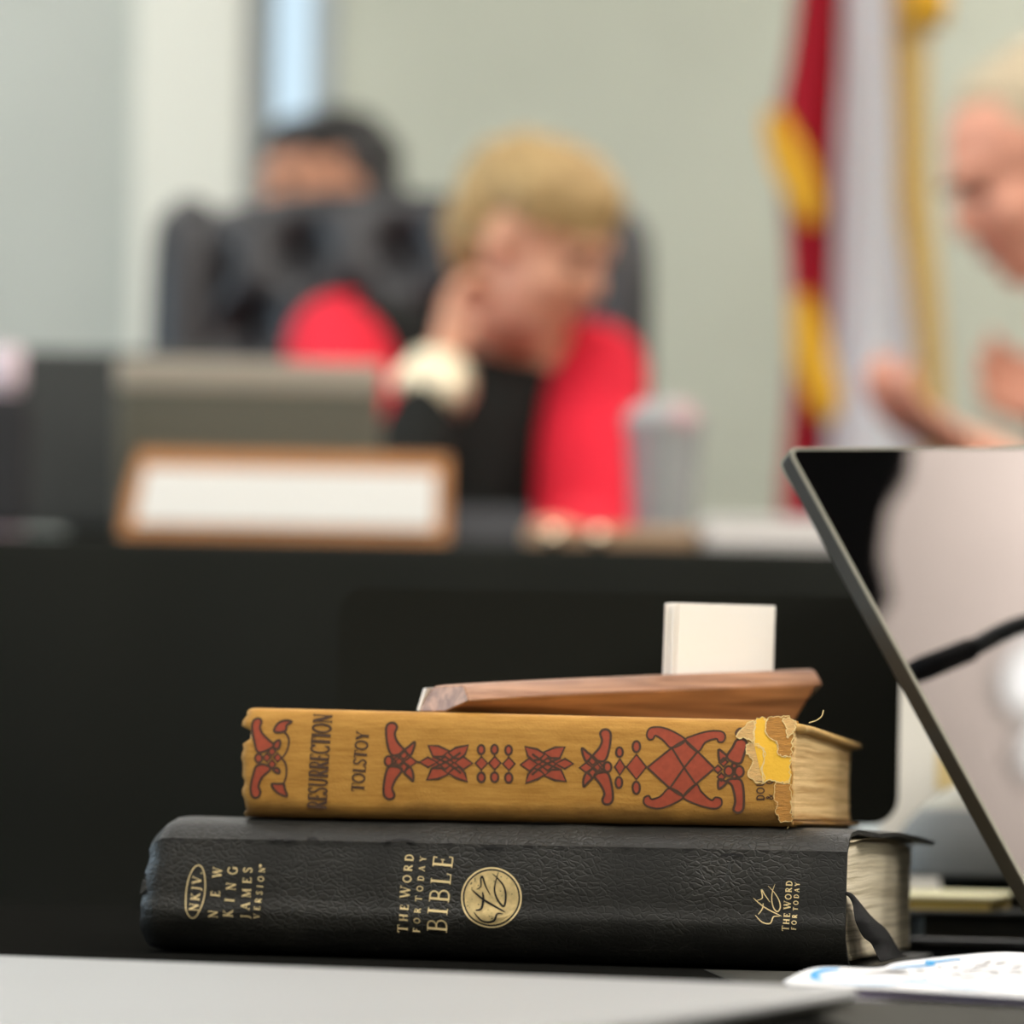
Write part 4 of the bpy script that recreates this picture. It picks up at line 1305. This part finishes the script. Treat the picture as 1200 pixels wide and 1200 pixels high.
# nameplate on the dais
nD = 3.05
def on(px, D, z=None):
    p = P(px, 600, D); p.z = dz if z is None else z
    return p
np_ = empty('desk_nameplate', on(333, nD)); tag(np_, 'long brown wooden nameplate with white insert on the dais table', 'nameplate')
w2 = (525 - 140) / 2 / F * nD; h2 = P(333, 529, nD).z - dz
M_oak = mat('oak_brown', rgb(184, 122, 62), .45, mottle=(12, .15), stretch=(1, 6, 6))
bm = bmesh.new()
sk = .012
for (xa, xb, za, zb) in ((-w2, w2, 0, .020), (-w2 + sk * .2, w2, h2 - .018, h2), (-w2, -w2 + .014, .02, h2 - .018), (w2 - .014, w2, .02, h2 - .018)):
    bx = [(xa, -.01, za), (xb, -.01, za), (xb, .012, za), (xa, .012, za)]; bt_ = [(xa, -.01, zb), (xb, -.01, zb), (xb, .012, zb), (xa, .012, zb)]
    def lean(p): return Vector((p[0] + (sk * p[2] / h2 if p[0] < 0 else 0), p[1] + p[2] * .25, p[2]))
    add_loft(bm, [[lean(p) for p in bx], [lean(p) for p in bt_]])
obj('frame', bm, M_oak, np_)
bm = bmesh.new()
add_loft(bm, [[Vector((x + (sk * z / h2 if x < 0 else 0), y + z * .25, z)) for x, y in ((-w2 + .012, -.0125), (w2 - .012, -.0125), (w2 - .012, .008), (-w2 + .012, .008))] for z in (.018, h2 - .016)])
obj('insert', bm, mat('white_insert', rgb(238, 235, 227), .45), np_)
box('back_rest', (-w2, .03, 0), (w2, .05, .05), M_oak, np_, .002)

# silver-grey laptop behind the nameplate
gD2 = 3.25
lp = empty('open_laptop', on(292, gD2 - .02)); tag(lp, 'open grey laptop seen from behind, above the wooden nameplate', 'laptop')
w3 = (445 - 138) / 2 / F * gD2; h3 = P(292, 428, gD2).z - dz
hs = P(292, 462, gD2).z - dz
Ml = Matrix.Rotation(R(8), 4, 'X')
box('lid', (-w3, -.004, .01), (w3, .004, hs), mat('olive_grey_lid', rgb(112, 110, 96), .45, .2), lp, .003, Ml)
box('lid_strip', (-w3, -.005, hs), (w3, .004, h3), mat('pale_lid_strip', rgb(186, 176, 158), .5), lp, .003, Ml)
box('base', (-w3, .01, .002), (w3, .13, .018), MATS['grey_base'], lp, .003)

# black monitors at the far left
mm_ = empty('desk_monitor', on(110, 3.4)); tag(mm_, 'black monitor seen from behind, left of the grey open laptop', 'monitor')
sc_ = 3.4 / F
M_mon = mat('monitor_back', rgb(52, 54, 50), .6)
box('panel', (-90 * sc_, -.015, P(110, 622, 3.4).z - dz), (150 * sc_, .015, P(110, 412, 3.4).z - dz), M_mon, mm_, .006)
box('stand', (-.03, .016, .0), (.03, .04, .14), M_mon, mm_)
box('base', (-.1, .0, 0), (.1, .13, .012), M_mon, mm_, .003)
m2 = empty('desk_monitor', on(-60, 3.15)); tag(m2, 'black monitor cut by the left edge of the picture, in front of the pink bottle', 'monitor')
sc_ = 3.15 / F
box('panel', (-160 * sc_, -.015, P(0, 618, 3.15).z - dz), (94 * sc_, .015, P(0, 462, 3.15).z - dz), mat('monitor_black', rgb(30, 30, 32), .6), m2, .006)
box('stand', (-.03, .014, .0), (.03, .035, .10), M_mon, m2); box('base', (-.1, -.02, 0), (.1, .12, .01), M_mon, m2, .003)
bt2 = empty('drink_bottle', on(3, 3.28)); tag(bt2, 'pale pink bottle at the left edge, behind the cut-off monitor', 'bottle')
hb = P(3, 408, 3.28).z - dz
bm = bmesh.new(); lathe(bm, [(.018, .0), (.020, .004), (.020, hb - .07), (.017, hb - .05), (.012, hb - .035)], n=24); obj('body', bm, mat('pink_steel', rgb(214, 190, 198), .4), bt2, True)
bm = bmesh.new(); lathe(bm, [(.017, hb - .04), (.018, hb - .03), (.018, hb - .004), (.015, hb)], n=24); obj('cap', bm, mat('pink_cap', rgb(226, 206, 212), .5), bt2, True)

# dark tablet in front of the woman
tb = empty('tablet', on(575, 3.15)); tag(tb, 'dark tablet propped up in front of the woman in red', 'tablet')
sc_ = 3.15 / F
box('panel', (-52 * sc_, -.004, .004), (48 * sc_, .004, 62 * sc_), mat('dark_blue_grey', rgb(44, 46, 50), .5), tb, .003, Matrix.Rotation(R(-14), 4, 'X'))
box('stand', (-.03, .02, 0), (.03, .035, .03), M_blackplastic, tb)

# low wooden tray with two polished knobs
ty = empty('wooden_tray', on(715, 3.04)); tag(ty, 'low brown wooden tray at the dais edge under the clear cup', 'tray')
sc_ = 3.04 / F
box('body', (-100 * sc_, -.02, 0), (104 * sc_, .06, 26 * sc_), mat('tan_wood', rgb(176, 142, 108), .5, mottle=(15, .15)), ty, .004)
for x in (-66, -14):
    bm = bmesh.new(); ellipsoid(bm, (x * sc_, -.026, 14 * sc_), (.008, .008, .008)); obj('knob', bm, mat('polished_brass', rgb(250, 226, 196), .14, 1.0), ty, True)

# clear cup
cu = empty('plastic_cup', on(776, 3.26)); tag(cu, 'clear plastic cup with a domed lid beside the red sleeve', 'cup')
sc_ = 3.26 / F; hc = P(776, 500, 3.26).z - dz
M_clear = mat('clear_plastic', (.96, .96, .97, 1), .15, trans=.72, ior=1.12, spec=.6)
bm = bmesh.new(); lathe(bm, [(.026, 0), (.036, hc - .004), (.037, hc), (.035, hc), (.025, .003)], n=32, caps=False); obj('body', bm, M_clear, cu, True)
bm = bmesh.new(); lathe(bm, [(.038, hc - .002), (.039, hc + .004), (.036, hc + .012), (.024, hc + .022), (.008, hc + .026)], n=32); obj('lid', bm, mat('frosted_lid', rgb(240, 240, 240), .2, trans=.6, ior=1.2), cu, True)

# stack of papers
for k in range(5):
    o = box('paper_stack', (-.075, -.03, 0), (.12, .16, .0058), mat('stack_paper_%d' % (k % 2), rgb(236, 228, 222) if k % 2 else rgb(244, 240, 234), .8), None, .001)
    p = on(925 + random.uniform(-4, 4), 3.03); o.location = (p.x, p.y + random.uniform(0, .01), dz + .0001 + k * .006)
    tag(o, ['bottom white paper pad of the pile under the maroon flag', 'second white paper pad from the bottom of the pile under the maroon flag', 'middle white paper pad of the pile under the maroon flag',
            'second white paper pad from the top of the pile under the maroon flag', 'top white paper pad of the pile under the maroon flag'][k], 'paper', 'white paper pads piled on the dais')

# ------------------------------------------------------------------ tufted leather chair
CD = 4.12
cs = CD / F
ch = empty('executive_chair', (P(468, 600, CD).x, CD, PZ)); tag(ch, 'wide black tufted leather chair behind the woman in red', 'chair')
co = Vector(ch.location)
M_chair = mat('chair_leather', rgb(42, 42, 44), .42, spec=.5, bump=(120, .2, 'noise', .001))
zt2 = P(468, 236, CD).z - PZ; zb2 = .42
xw = 275 * cs
bm = bmesh.new()
def tuft(x, z):
    g = .12
    best = 1
    for ii in range(-4, 5):
        for jj in range(0, 9):
            cx = ii * g + (g / 2 if jj % 2 else 0); cz = zt2 - .075 - jj * .085
            d = math.hypot(x - cx, (z - cz)); best = min(best, d)
    return -.05 * math.exp(-(best / .030) ** 2)
nxx, nzz = 70, 80
def fr_(s, t):
    x = -xw * .86 + 2 * xw * .86 * s; z = zb2 + (zt2 - zb2) * t
    edge = min(1, min(s, 1 - s) * 9) ** .5 * min(1, (1 - t) * 10) ** .5
    arch = -.035 * abs(2 * s - 1) ** 3
    return Vector((x, -.06 - .045 * edge - tuft(x, z) * (1 if edge > .6 else 0) , z + arch * t))
solid_grid(bm, fr_, lambda s, t: Vector((fr_(s, t).x, .03, fr_(s, t).z)), nxx, nzz)
obj('backrest', bm, M_chair, ch, True)
for sgn in (-1, 1):
    bm = bmesh.new()
    add_tube(bm, smooth_curve([(sgn * xw * .9, -.05, zb2), (sgn * xw * .92, -.07, zb2 + .3), (sgn * xw * .91, -.06, zt2 - .10), (sgn * xw * .87, -.03, zt2 - .045)]), [.04] * 15 + [.038, .034, .028, .018][:4], 18)
    obj('side_bolster', bm, M_chair, ch, True)
o = box('seat', (-.26, -.52, .27), (.26, .0, .38), M_chair, ch, .04, seg=4)
for sgn in (-1, 1):
    bm = bmesh.new(); add_tube(bm, smooth_curve([(sgn * .36, -.02, .60), (sgn * .37, -.2, .62), (sgn * .36, -.3, .58), (sgn * .29, -.3, .34)]), .028, 12); obj('armrest', bm, M_chair, ch, True)
bm = bmesh.new(); add_tube(bm, [(0, -.22, .06), (0, -.22, .28)], .03); obj('column', bm, MATS['steel_grey'], ch, True)
for k in range(5):
    a = 2 * PI * k / 5 + .3
    bm = bmesh.new(); add_tube(bm, [(0, -.22, .09), (.3 * math.cos(a), -.22 + .3 * math.sin(a), .06)], [.03, .02]); ellipsoid(bm, (.3 * math.cos(a), -.22 + .3 * math.sin(a), .028), (.028, .028, .028), seg=12)
    obj('leg', bm, MATS['steel_grey'], ch, True)

# ------------------------------------------------------------------ people
M_skin = mat('skin_fair', rgb(222, 162, 130), .55, mottle=(30, .06))
M_skin2 = mat('skin_warm', rgb(200, 140, 108), .55, mottle=(30, .06))
M_skin3 = mat('skin_pink', rgb(226, 160, 132), .55, mottle=(30, .06))
M_eye = mat('eye_dark', rgb(50, 38, 32), .3)
M_lip = mat('lips', rgb(176, 92, 84), .5)


def head_matrix(c, yaw, pitch, roll=0):
    """local +X is the way the face looks; yaw about Z, pitch>0 looks down"""
    return Matrix.Translation(Vector(c)) @ Matrix.Rotation(yaw, 4, 'Z') @ Matrix.Rotation(pitch, 4, 'Y') @ Matrix.Rotation(roll, 4, 'X')


def add_head(bm, HM, s=1.0):
    def el_(c, r): ellipsoid(bm, HM @ (Vector(c) * s), (r[0] * s, r[1] * s, r[2] * s), HM.to_3x3())
    el_((-.012, 0, .035), (.095, .075, .085))
    el_((.02, 0, -.02), (.07, .062, .085))
    el_((.045, 0, -.075), (.035, .035, .030))          # chin
    el_((.015, 0, -.06), (.055, .052, .045))           # jaw
    el_((.072, 0, .03), (.02, .045, .016))             # brow
    el_((.085, 0, -.012), (.022, .011, .022)); el_((.088, 0, -.022), (.020, .015, .012))  # nose
    el_((.078, 0, -.048), (.010, .022, .007)); el_((.076, 0, -.058), (.010, .019, .007))
    for q in (-1, 1):
        el_((.058, q * .035, -.022), (.022, .022, .02))
        el_((-.012, q * .074, -.004), (.018, .008, .032))


def face_parts(par, HM, s=1.0):
    for q in (-1, 1):
        bm = bmesh.new(); ellipsoid(bm, HM @ (Vector((.078, q * .030, .006)) * s), (.008 * s, .013 * s, .006 * s), HM.to_3x3(), 12); obj('eye', bm, M_eye, par, True)
        bm = bmesh.new(); ellipsoid(bm, HM @ (Vector((.086, q * .030, .026)) * s), (.006 * s, .018 * s, .004 * s), HM.to_3x3(), 12); obj('eyebrow', bm, mat('brow', rgb(120, 90, 60), .8), par, True)
    bm = bmesh.new(); ellipsoid(bm, HM @ (Vector((.0855, 0, -.053)) * s), (.005 * s, .021 * s, .008 * s), HM.to_3x3(), 14); obj('lips', bm, M_lip, par, True)


def add_hand(bm, wrist, direc, palm_n, s=1.0, curl=.35, thumb=1):
    """palm with five separate fingers; direc: wrist->fingers, palm_n: way the palm looks"""
    d = Vector(direc).normalized(); n_ = Vector(palm_n); n_ = (n_ - d * n_.dot(d)).normalized(); sd_ = d.cross(n_)
    W = Vector(wrist)
    capsule(bm, W - d * .03 * s, .024 * s, W + d * .015 * s, .024 * s)
    for k in (-1.5, -.5, .5, 1.5):
        capsule(bm, W + d * .01 * s + sd_ * k * .010 * s, .015 * s, W + d * .085 * s + sd_ * k * .019 * s, .0115 * s)
    for k, ln in zip((-1.5, -.5, .5, 1.5), (.060, .075, .080, .070)):
        a = W + d * .090 * s + sd_ * k * .020 * s
        ang = curl * .6; dd = d
        segs = (.45, .32, .23); rr_ = (.0095, .0085, .0078, .0068)
        for i, f_ in enumerate(segs):
            dd = (d * math.cos(ang) + n_ * math.sin(ang) + sd_ * k * .03).normalized()
            b_ = a + dd * ln * f_ * s
            capsule(bm, a, rr_[i] * s, b_, rr_[i + 1] * s); a = b_; ang += curl
    a = W + d * .02 * s + sd_ * thumb * .022 * s; b1 = a + (d * .5 + sd_ * thumb * .75 + n_ * .35).normalized() * .045 * s
    b2 = b1 + (d * .85 + sd_ * thumb * .35 + n_ * .35).normalized() * .035 * s; b3 = b2 + (d * .95 + n_ * .3).normalized() * .025 * s
    capsule(bm, a, .015 * s, b1, .0115 * s); capsule(bm, b1, .0115 * s, b2, .010 * s); capsule(bm, b2, .010 * s, b3, .008 * s)

# --- woman in red
WD = 3.78
wo = empty('person', (P(540, 600, WD).x, WD, PZ)); tag(wo, 'blonde woman in red jacket and black top, head bowed, hand at her jaw', 'person')
W0 = Vector(wo.location)
def wl(px, py, D): return P(px, py, D) - W0
hc_ = wl(628, 292, WD - .10)
HM = head_matrix(hc_, R(-30), R(24), R(4)) @ Matrix.Scale(.9, 4)
sR = wl(695, 440, WD); sL = wl(402, 412, WD); nk = wl(590, 400, WD + .0); hip = Vector((0, .04, .50))
sR.y += .0
bm = bmesh.new()
add_head(bm, HM)
capsule(bm, nk + Vector((0, .02, -.01)), .055, hc_ + Vector((-.03, .03, -.05)), .052)
capsule(bm, nk + Vector((-.03, 0, -.08)), .085, hip + Vector((0, 0, .1)), .13)
capsule(bm, sL + Vector((.03, 0, 0)), .055, nk + Vector((-.02, .01, -.05)), .06); capsule(bm, sR + Vector((-.02, 0, 0)), .055, nk + Vector((.0, .01, -.05)), .06)
eL = wl(440, 640, WD - .36); eR = wl(690, 640, WD - .18)
eL.z = dz - PZ + .045; eR.z = dz - PZ + .04
wrL = wl(517, 434, WD - .27)
capsule(bm, sL, .05, eL, .042); capsule(bm, sR, .05, eR, .042)
capsule(bm, eL, .040, wrL, .024)
wrR = wl(640, 640, WD - .36); wrR.z = dz - PZ + .035
capsule(bm, eR, .040, wrR, .026)
add_hand(bm, wrL, (.10, .22, 1), (.9, .1, -.1), .85, .95, thumb=1)
add_hand(bm, wrR, (-1, -.3, 0), (0, 0, -1), .95, .35, thumb=-1)
for q in (-1, 1):
    capsule(bm, hip + Vector((q * .1, 0, 0)), .10, hip + Vector((q * .13, -.42, 0)), .07)
    capsule(bm, hip + Vector((q * .13, -.42, 0)), .07, Vector((q * .13, -.42, .1)), .045)
    capsule(bm, Vector((q * .13, -.42, .06)), .04, Vector((q * .13, -.55, .035)), .03)
body = remesh('body', bm, M_skin, .0055, wo, 3)
face_parts(wo, HM)
# black top and trousers
bm = bmesh.new()
capsule(bm, nk + Vector((-.03, -.005, -.105)), .105, hip + Vector((0, 0, .1)), .145)
capsule(bm, sL + Vector((.05, 0, -.03)), .06, sR + Vector((-.03, 0, -.03)), .06)
capsule(bm, sL + Vector((.01, -.008, -.002)), .063, nk + Vector((-.085, -.01, -.06)), .070)
capsule(bm, sL + Vector((.03, 0, 0)), .063, nk + Vector((-.035, .01, -.052)), .068)
capsule(bm, eL, .047, eL.lerp(wrL, .80), .034)
capsule(bm, sL.lerp(eL, .5) + Vector((0, .01, 0)), .052, eL, .048)
for q in (-1, 1):
    capsule(bm, hip + Vector((q * .1, 0, 0)), .115, hip + Vector((q * .13, -.42, 0)), .082); capsule(bm, hip + Vector((q * .13, -.42, 0)), .082, Vector((q * .13, -.42, .14)), .06)
remesh('black_top', bm, mat('black_knit', rgb(32, 33, 31), .9, spec=.15), .007, wo, 3)
# red jacket: shoulders, upper arms, two open fronts
M_jacket = mat('red_wool', rgb(212, 34, 54), .85, spec=.2, bump=(200, .3, 'noise', .001))
bm = bmesh.new()
capsule(bm, sL, .066, sL.lerp(nk, .16) + Vector((0, .0, -.01)), .064)
capsule(bm, sL, .066, sL.lerp(eL, .8) + Vector((-.02, .0, .01)), .062)
capsule(bm, sL + Vector((.01, .05, -.03)), .06, Vector((-.17, .06, .62)), .06)
capsule(bm, sL.lerp(nk, .3) + Vector((0, .06, -.05)), .06, sR.lerp(nk, .3) + Vector((0, .07, -.05)), .06)
capsule(bm, Vector((-.13, .09, .62)), .09, Vector((.13, .09, .62)), .09)
capsule(bm, sR + Vector((-.0, 0, 0)), .062, sR.lerp(eR, .9), .060)
capsule(bm, sR + Vector((-.005, .02, -.03)), .058, Vector((.135, .02, .62)), .055)
capsule(bm, eR, .060, eR.lerp(wrR, .6), .045)
remesh('red_jacket', bm, M_jacket, .007, wo, 4)
# hair: short layered blonde
bm = bmesh.new()
def he(c, r): ellipsoid(bm, HM @ Vector(c), r, HM.to_3x3())
he((-.034, 0, .048), (.092, .082, .080)); he((-.062, 0, .01), (.062, .078, .080)); he((-.055, .045, .02), (.048, .038, .066)); he((-.055, -.045, .02), (.048, .038, .066)); he((.036, 0, .080), (.038, .056, .028)); he((-.004, 0, .062), (.095, .081, .073)); he((.050, .02, .062), (.030, .045, .024)); he((-.078, 0, -.03), (.036, .052, .042))
M_blond = mat('blonde_hair', rgb(168, 138, 88), .6, mottle=(60, .3), bump=(160, .6, 'noise', .003))
o = remesh('hair', bm, M_blond, .006, wo, 2, .008, 40)
# bracelets
bm = bmesh.new()
ax = (wrL - eL).normalized()
for k, (off, rr0, rt) in enumerate(((-.002, .030, .006), (-.016, .032, .008), (-.031, .031, .007))):
    c = wrL + ax * off; t1 = ax.cross(Vector((0, 1, 0))).normalized(); t2 = ax.cross(t1)
    pts = [c + (t1 * math.cos(2 * PI * q / 28) + t2 * math.sin(2 * PI * q / 28)) * rr0 for q in range(29)]
    for q in range(28): ellipsoid(bm, pts[q], (rt, rt, rt * 1.1), seg=8)
obj('bracelet', bm, mat('pale_gold', rgb(250, 236, 204), .3, .55), wo, True)
ell_c = wrL + ax * -.02
bm = bmesh.new(); ellipsoid(bm, ell_c + Vector((.006, -.034, -.004)), (.024, .008, .026)); ellipsoid(bm, ell_c + Vector((-.026, -.026, .0)), (.018, .010, .018)); o = obj('bracelet_charm', bm, MATS['pale_gold'], wo, True)

# --- person behind the chair
BD = 4.95
pb = empty('person', (P(372, 600, BD).x, BD, 0)); tag(pb, 'dark-haired person in dark clothes standing behind the tufted leather chair', 'person')
B0 = Vector(pb.location)
hc2 = P(374, 232, BD) - B0
HM2 = head_matrix(hc2, R(-140), R(2), R(0))
bm = bmesh.new()
add_head(bm, HM2, 1.0)
ch2 = hc2 + Vector((0.02, .05, -.30))
capsule(bm, ch2 + Vector((0, 0, .06)), .055, hc2 + Vector((0, .03, -.05)), .055)
capsule(bm, ch2 + Vector((0, .0, -.08)), .12, Vector((0, .05, .95)), .13)
for q in (-1, 1):
    s_ = ch2 + Vector((q * .16, 0, -.03)); e_ = s_ + Vector((q * .05, .02, -.29)); w_ = e_ + Vector((-q * .02, -.10, -.22))
    capsule(bm, s_, .05, e_, .042); capsule(bm, e_, .04, w_, .026); capsule(bm, ch2 + Vector((0, 0, .0)), .06, s_, .055)
    add_hand(bm, w_, (0, -.15, -1), (-q, 0, 0), 1.0, .3, thumb=-q)
    capsule(bm, Vector((q * .09, .05, .92)), .10, Vector((q * .1, .05, .5)), .07); capsule(bm, Vector((q * .1, .05, .5)), .07, Vector((q * .1, .05, .10)), .045); capsule(bm, Vector((q * .1, .05, .05)), .045, Vector((q * .1, -.10, .035)), .033)
remesh('body', bm, M_skin2, .007, pb, 3)
face_parts(pb, HM2)
bm = bmesh.new()
for c, r in (((-.038, 0, .052), (.098, .084, .084)), ((.012, 0, .074), (.074, .076, .046)), ((-.066, 0, .0), (.072, .084, .10)), ((-.06, .06, -.05), (.05, .035, .11)), ((-.065, -.05, -.03), (.05, .04, .09))):
    ellipsoid(bm, HM2 @ Vector(c), r, HM2.to_3x3())
remesh('hair', bm, mat('black_hair', rgb(30, 28, 28), .45, bump=(160, .5, 'noise', .003)), .007, pb, 2, .006, 40)
bm = bmesh.new()
capsule(bm, ch2 + Vector((0, 0, -.06)), .135, Vector((0, .05, .95)), .145)
for q in (-1, 1):
    s_ = ch2 + Vector((q * .16, 0, -.03)); e_ = s_ + Vector((q * .05, .02, -.29)); w_ = e_ + Vector((-q * .02, -.10, -.22))
    capsule(bm, s_, .062, e_, .052); capsule(bm, e_, .05, e_.lerp(w_, .9), .036); capsule(bm, ch2, .075, s_, .065)
remesh('dark_sweater', bm, mat('charcoal_knit', rgb(48, 48, 54), .9), .008, pb, 3)
bm = bmesh.new()
for q in (-1, 1):
    capsule(bm, Vector((q * .08, .05, .95)), .12, Vector((q * .1, .05, .5)), .082); capsule(bm, Vector((q * .1, .05, .5)), .082, Vector((q * .1, .05, .12)), .062)
remesh('trousers', bm, mat('dark_twill', rgb(40, 42, 50), .9), .008, pb, 3)

# --- man at the right edge
MD = 3.78
mn = empty('person', (P(1420, 600, MD).x, MD, PZ)); tag(mn, 'man with short greying fair hair in profile at the right edge, hands raised', 'person')
M0 = Vector(mn.location)
def ml(px, py, D): return P(px, py, D) - M0
hc3 = ml(1216, 205, MD)
HM3 = head_matrix(hc3, R(-168), R(26), 0)
bm = bmesh.new(); add_head(bm, HM3, 1.08)
nk3 = ml(1330, 400, MD + .02); hip3 = Vector((.06, .05, .5))
capsule(bm, nk3, .065, hc3 + Vector((.05, .01, -.06)), .060)
capsule(bm, nk3 + Vector((.02, 0, -.10)), .12, hip3 + Vector((0, 0, .1)), .14)
sh1 = nk3 + Vector((0, -.19, -.06)); sh2 = nk3 + Vector((.02, .19, -.06))
capsule(bm, sh1, .06, sh2, .06)
el1 = ml(1330, 640, MD - .22); el2 = ml(1390, 620, MD + .1)
wr1 = ml(1142, 532, MD - .12); wr2 = ml(1300, 482, MD + .02)
capsule(bm, sh1, .055, el1, .045); capsule(bm, el1, .045, wr1, .028)
capsule(bm, sh2, .055, el2, .045); capsule(bm, el2, .045, wr2, .028)
add_hand(bm, wr1, (-.85, -.45, .38), (.1, .1, 1), 1.0, .55, thumb=1)
add_hand(bm, wr2, (-1, .1, .25), (-.2, -1, .3), 1.05, .5, thumb=1)
for q in (-1, 1):
    capsule(bm, hip3 + Vector((0, q * .1, 0)), .11, hip3 + Vector((-.42, q * .12, 0)), .08); capsule(bm, hip3 + Vector((-.42, q * .12, 0)), .08, Vector((-.36, q * .12 + .05, .1)), .05)
    capsule(bm, Vector((-.36, q * .12 + .05, .06)), .045, Vector((-.48, q * .12 + .05, .035)), .035)
remesh('body', bm, M_skin3, .0055, mn, 3)
face_parts(mn, HM3, 1.08)
bm = bmesh.new()
for c, r in (((-.035, 0, .055), (.100, .086, .080)), ((-.07, 0, .01), (.060, .078, .075)), ((-.02, 0, .085), (.08, .07, .045))):
    ellipsoid(bm, HM3 @ (Vector(c) * 1.08), Vector(r) * 1.05, HM3.to_3x3())
remesh('hair', bm, mat('greying_hair', rgb(190, 172, 142), .6, mottle=(80, .2), bump=(200, .5, 'noise', .002)), .006, mn, 2, .004, 50)
bm = bmesh.new()
capsule(bm, nk3 + Vector((.02, 0, -.10)), .135, hip3 + Vector((0, 0, .1)), .155); capsule(bm, sh1, .075, sh2, .075)
capsule(bm, sh1, .068, el1, .058); capsule(bm, el1, .058, el1.lerp(wr1, .45), .046); capsule(bm, sh2, .068, el2, .058); capsule(bm, el2, .058, el2.lerp(wr2, .6), .042)
remesh('grey_shirt', bm, mat('grey_cotton', rgb(120, 126, 134), .85), .008, mn, 3)
bm = bmesh.new()
for q in (-1, 1):
    capsule(bm, hip3 + Vector((0, q * .1, 0)), .125, hip3 + Vector((-.42, q * .12, 0)), .092); capsule(bm, hip3 + Vector((-.42, q * .12, 0)), .092, Vector((-.36, q * .12 + .05, .12)), .065)
remesh('trousers', bm, MATS['dark_twill'], .008, mn, 3)
# his chair
mc = empty('office_chair', (M0.x + .06, MD + .05, PZ)); tag(mc, 'black chair under the man at the right edge', 'chair')
box('seat', (-.28, -.25, .31), (.22, .25, .36), M_chair, mc, .02)
box('backrest', (.22, -.25, .36), (.29, .25, .95), M_chair, mc, .03)
bm = bmesh.new(); add_tube(bm, [(0, 0, .02), (0, 0, .32)], .03); obj('column', bm, MATS['steel_grey'], mc)
bm = bmesh.new(); lathe(bm, [(.27, 0), (.26, .02), (.04, .05)], n=30); obj('base', bm, MATS['steel_grey'], mc)

# ------------------------------------------------------------------ flags
M_goldfr = mat('gold_fringe', rgb(240, 178, 30), .7, bump=(300, .8, 'noise', .002), stretch=(3, 3, .3))
M_goldfr2 = mat('faded_gold_fringe', rgb(214, 176, 96), .7, bump=(300, .8, 'noise', .002), stretch=(3, 3, .3))
def drape(bm, rows, D, fold=.02, nf=3, ph=0, nz_=60, nx_=24, thick=.004):
    """rows: (py, px_left, px_right)"""
    lc = smooth_curve([(r_[1], r_[0], 0) for r_ in rows], False, 8); rc = smooth_curve([(r_[2], r_[0], 0) for r_ in rows], False, 8)
    n = len(lc) - 1
    def f(s, t):
        i = t * n; a = int(min(n - 1, i)); q = i - a
        l = lc[a].lerp(lc[a + 1], q); r_ = rc[a].lerp(rc[a + 1], q)
        p = l.lerp(r_, s)
        w = P(p.x, p.y, D)
        w.y += fold * math.sin(s * nf * PI + ph + t * .8)
        return w
    solid_grid(bm, f, lambda s, t: f(s, t) + Vector((0, thick, 0)), nx_, nz_)
FD = 4.95
def flag(name, lab, rows, m, D, fold, nf, ph, pole_px):
    pp = P(pole_px, 600, D + .08)
    e = empty(name, (pp.x, pp.y, 0)); tag(e, lab, 'flag', 'flags on poles behind the dais')
    eo = Vector(e.location)
    bm = bmesh.new(); drape(bm, rows, D, fold, nf, ph)
    bmesh.ops.translate(bm, verts=bm.verts[:], vec=-eo); obj('cloth', bm, m, e, True)
    bm = bmesh.new(); add_tube(bm, [(0, 0, .03), (0, 0, 2.55)], .014, 14); obj('pole', bm, mat('pole_wood', rgb(150, 110, 60), .4), e, True)
    bm = bmesh.new(); lathe(bm, [(.07, 0), (.07, .02), (.04, .04), (.02, .07)], n=32); obj('base', bm, MATS['pale_gold'], e, True)
    bm = bmesh.new(); lathe(bm, [(.012, 2.55), (.03, 2.58), (.02, 2.62), (.004, 2.68)], n=20); obj('finial', bm, MATS['pale_gold'], e, True)
    return e, eo
def fringe(e, eo, rows, m, D, name='fringe'):
    bm = bmesh.new(); drape(bm, rows, D, .006, 2, 0, 30, 8, .012); bmesh.ops.translate(bm, verts=bm.verts[:], vec=-eo); return obj(name, bm, m, e, True)
M_maroon = mat('maroon_cloth', rgb(176, 26, 44), .75, spec=.2)
M_wflag = mat('white_cloth', rgb(238, 244, 252), .75)
e, eo = flag('maroon_flag', 'maroon flag with gold fringe hanging on a pole behind the dais', [(-200, 945, 990), (-60, 940, 988), (60, 926, 985), (150, 912, 980), (260, 922, 978), (400, 928, 974), (520, 922, 968), (640, 912, 975), (720, 908, 980)], M_maroon, FD, .025, 3, .4, 950)
fringe(e, eo, [(130, 896, 918), (165, 898, 938), (200, 908, 955), (240, 930, 962), (262, 945, 960)], M_goldfr, FD - .06)
fringe(e, eo, [(345, 928, 950), (380, 928, 966), (420, 930, 975), (460, 945, 985), (490, 962, 982)], M_goldfr, FD - .06)
e, eo = flag('white_flag', 'white flag with a long gold fringe hanging right of the maroon flag', [(-200, 978, 1058), (0, 978, 1062), (150, 978, 1070), (300, 974, 1082), (450, 972, 1092), (640, 970, 1096), (760, 972, 1100)], M_wflag, FD + .10, .015, 3, 1.2, 1066)
fringe(e, eo, [(-200, 1048, 1084), (0, 1046, 1084), (150, 1052, 1088), (230, 1052, 1090), (330, 1066, 1100), (460, 1078, 1108), (640, 1082, 1112)], M_goldfr2, FD + .02)
bm = bmesh.new(); c = P(1086, 2, FD - .02) - eo
add_tube(bm, [c + Vector((0, 0, .12)), c + Vector((0, 0, .03)), c, c - Vector((0, 0, .035))], [.006, .02, .032, .028], 16); obj('tassel', bm, M_goldfr, e, True)
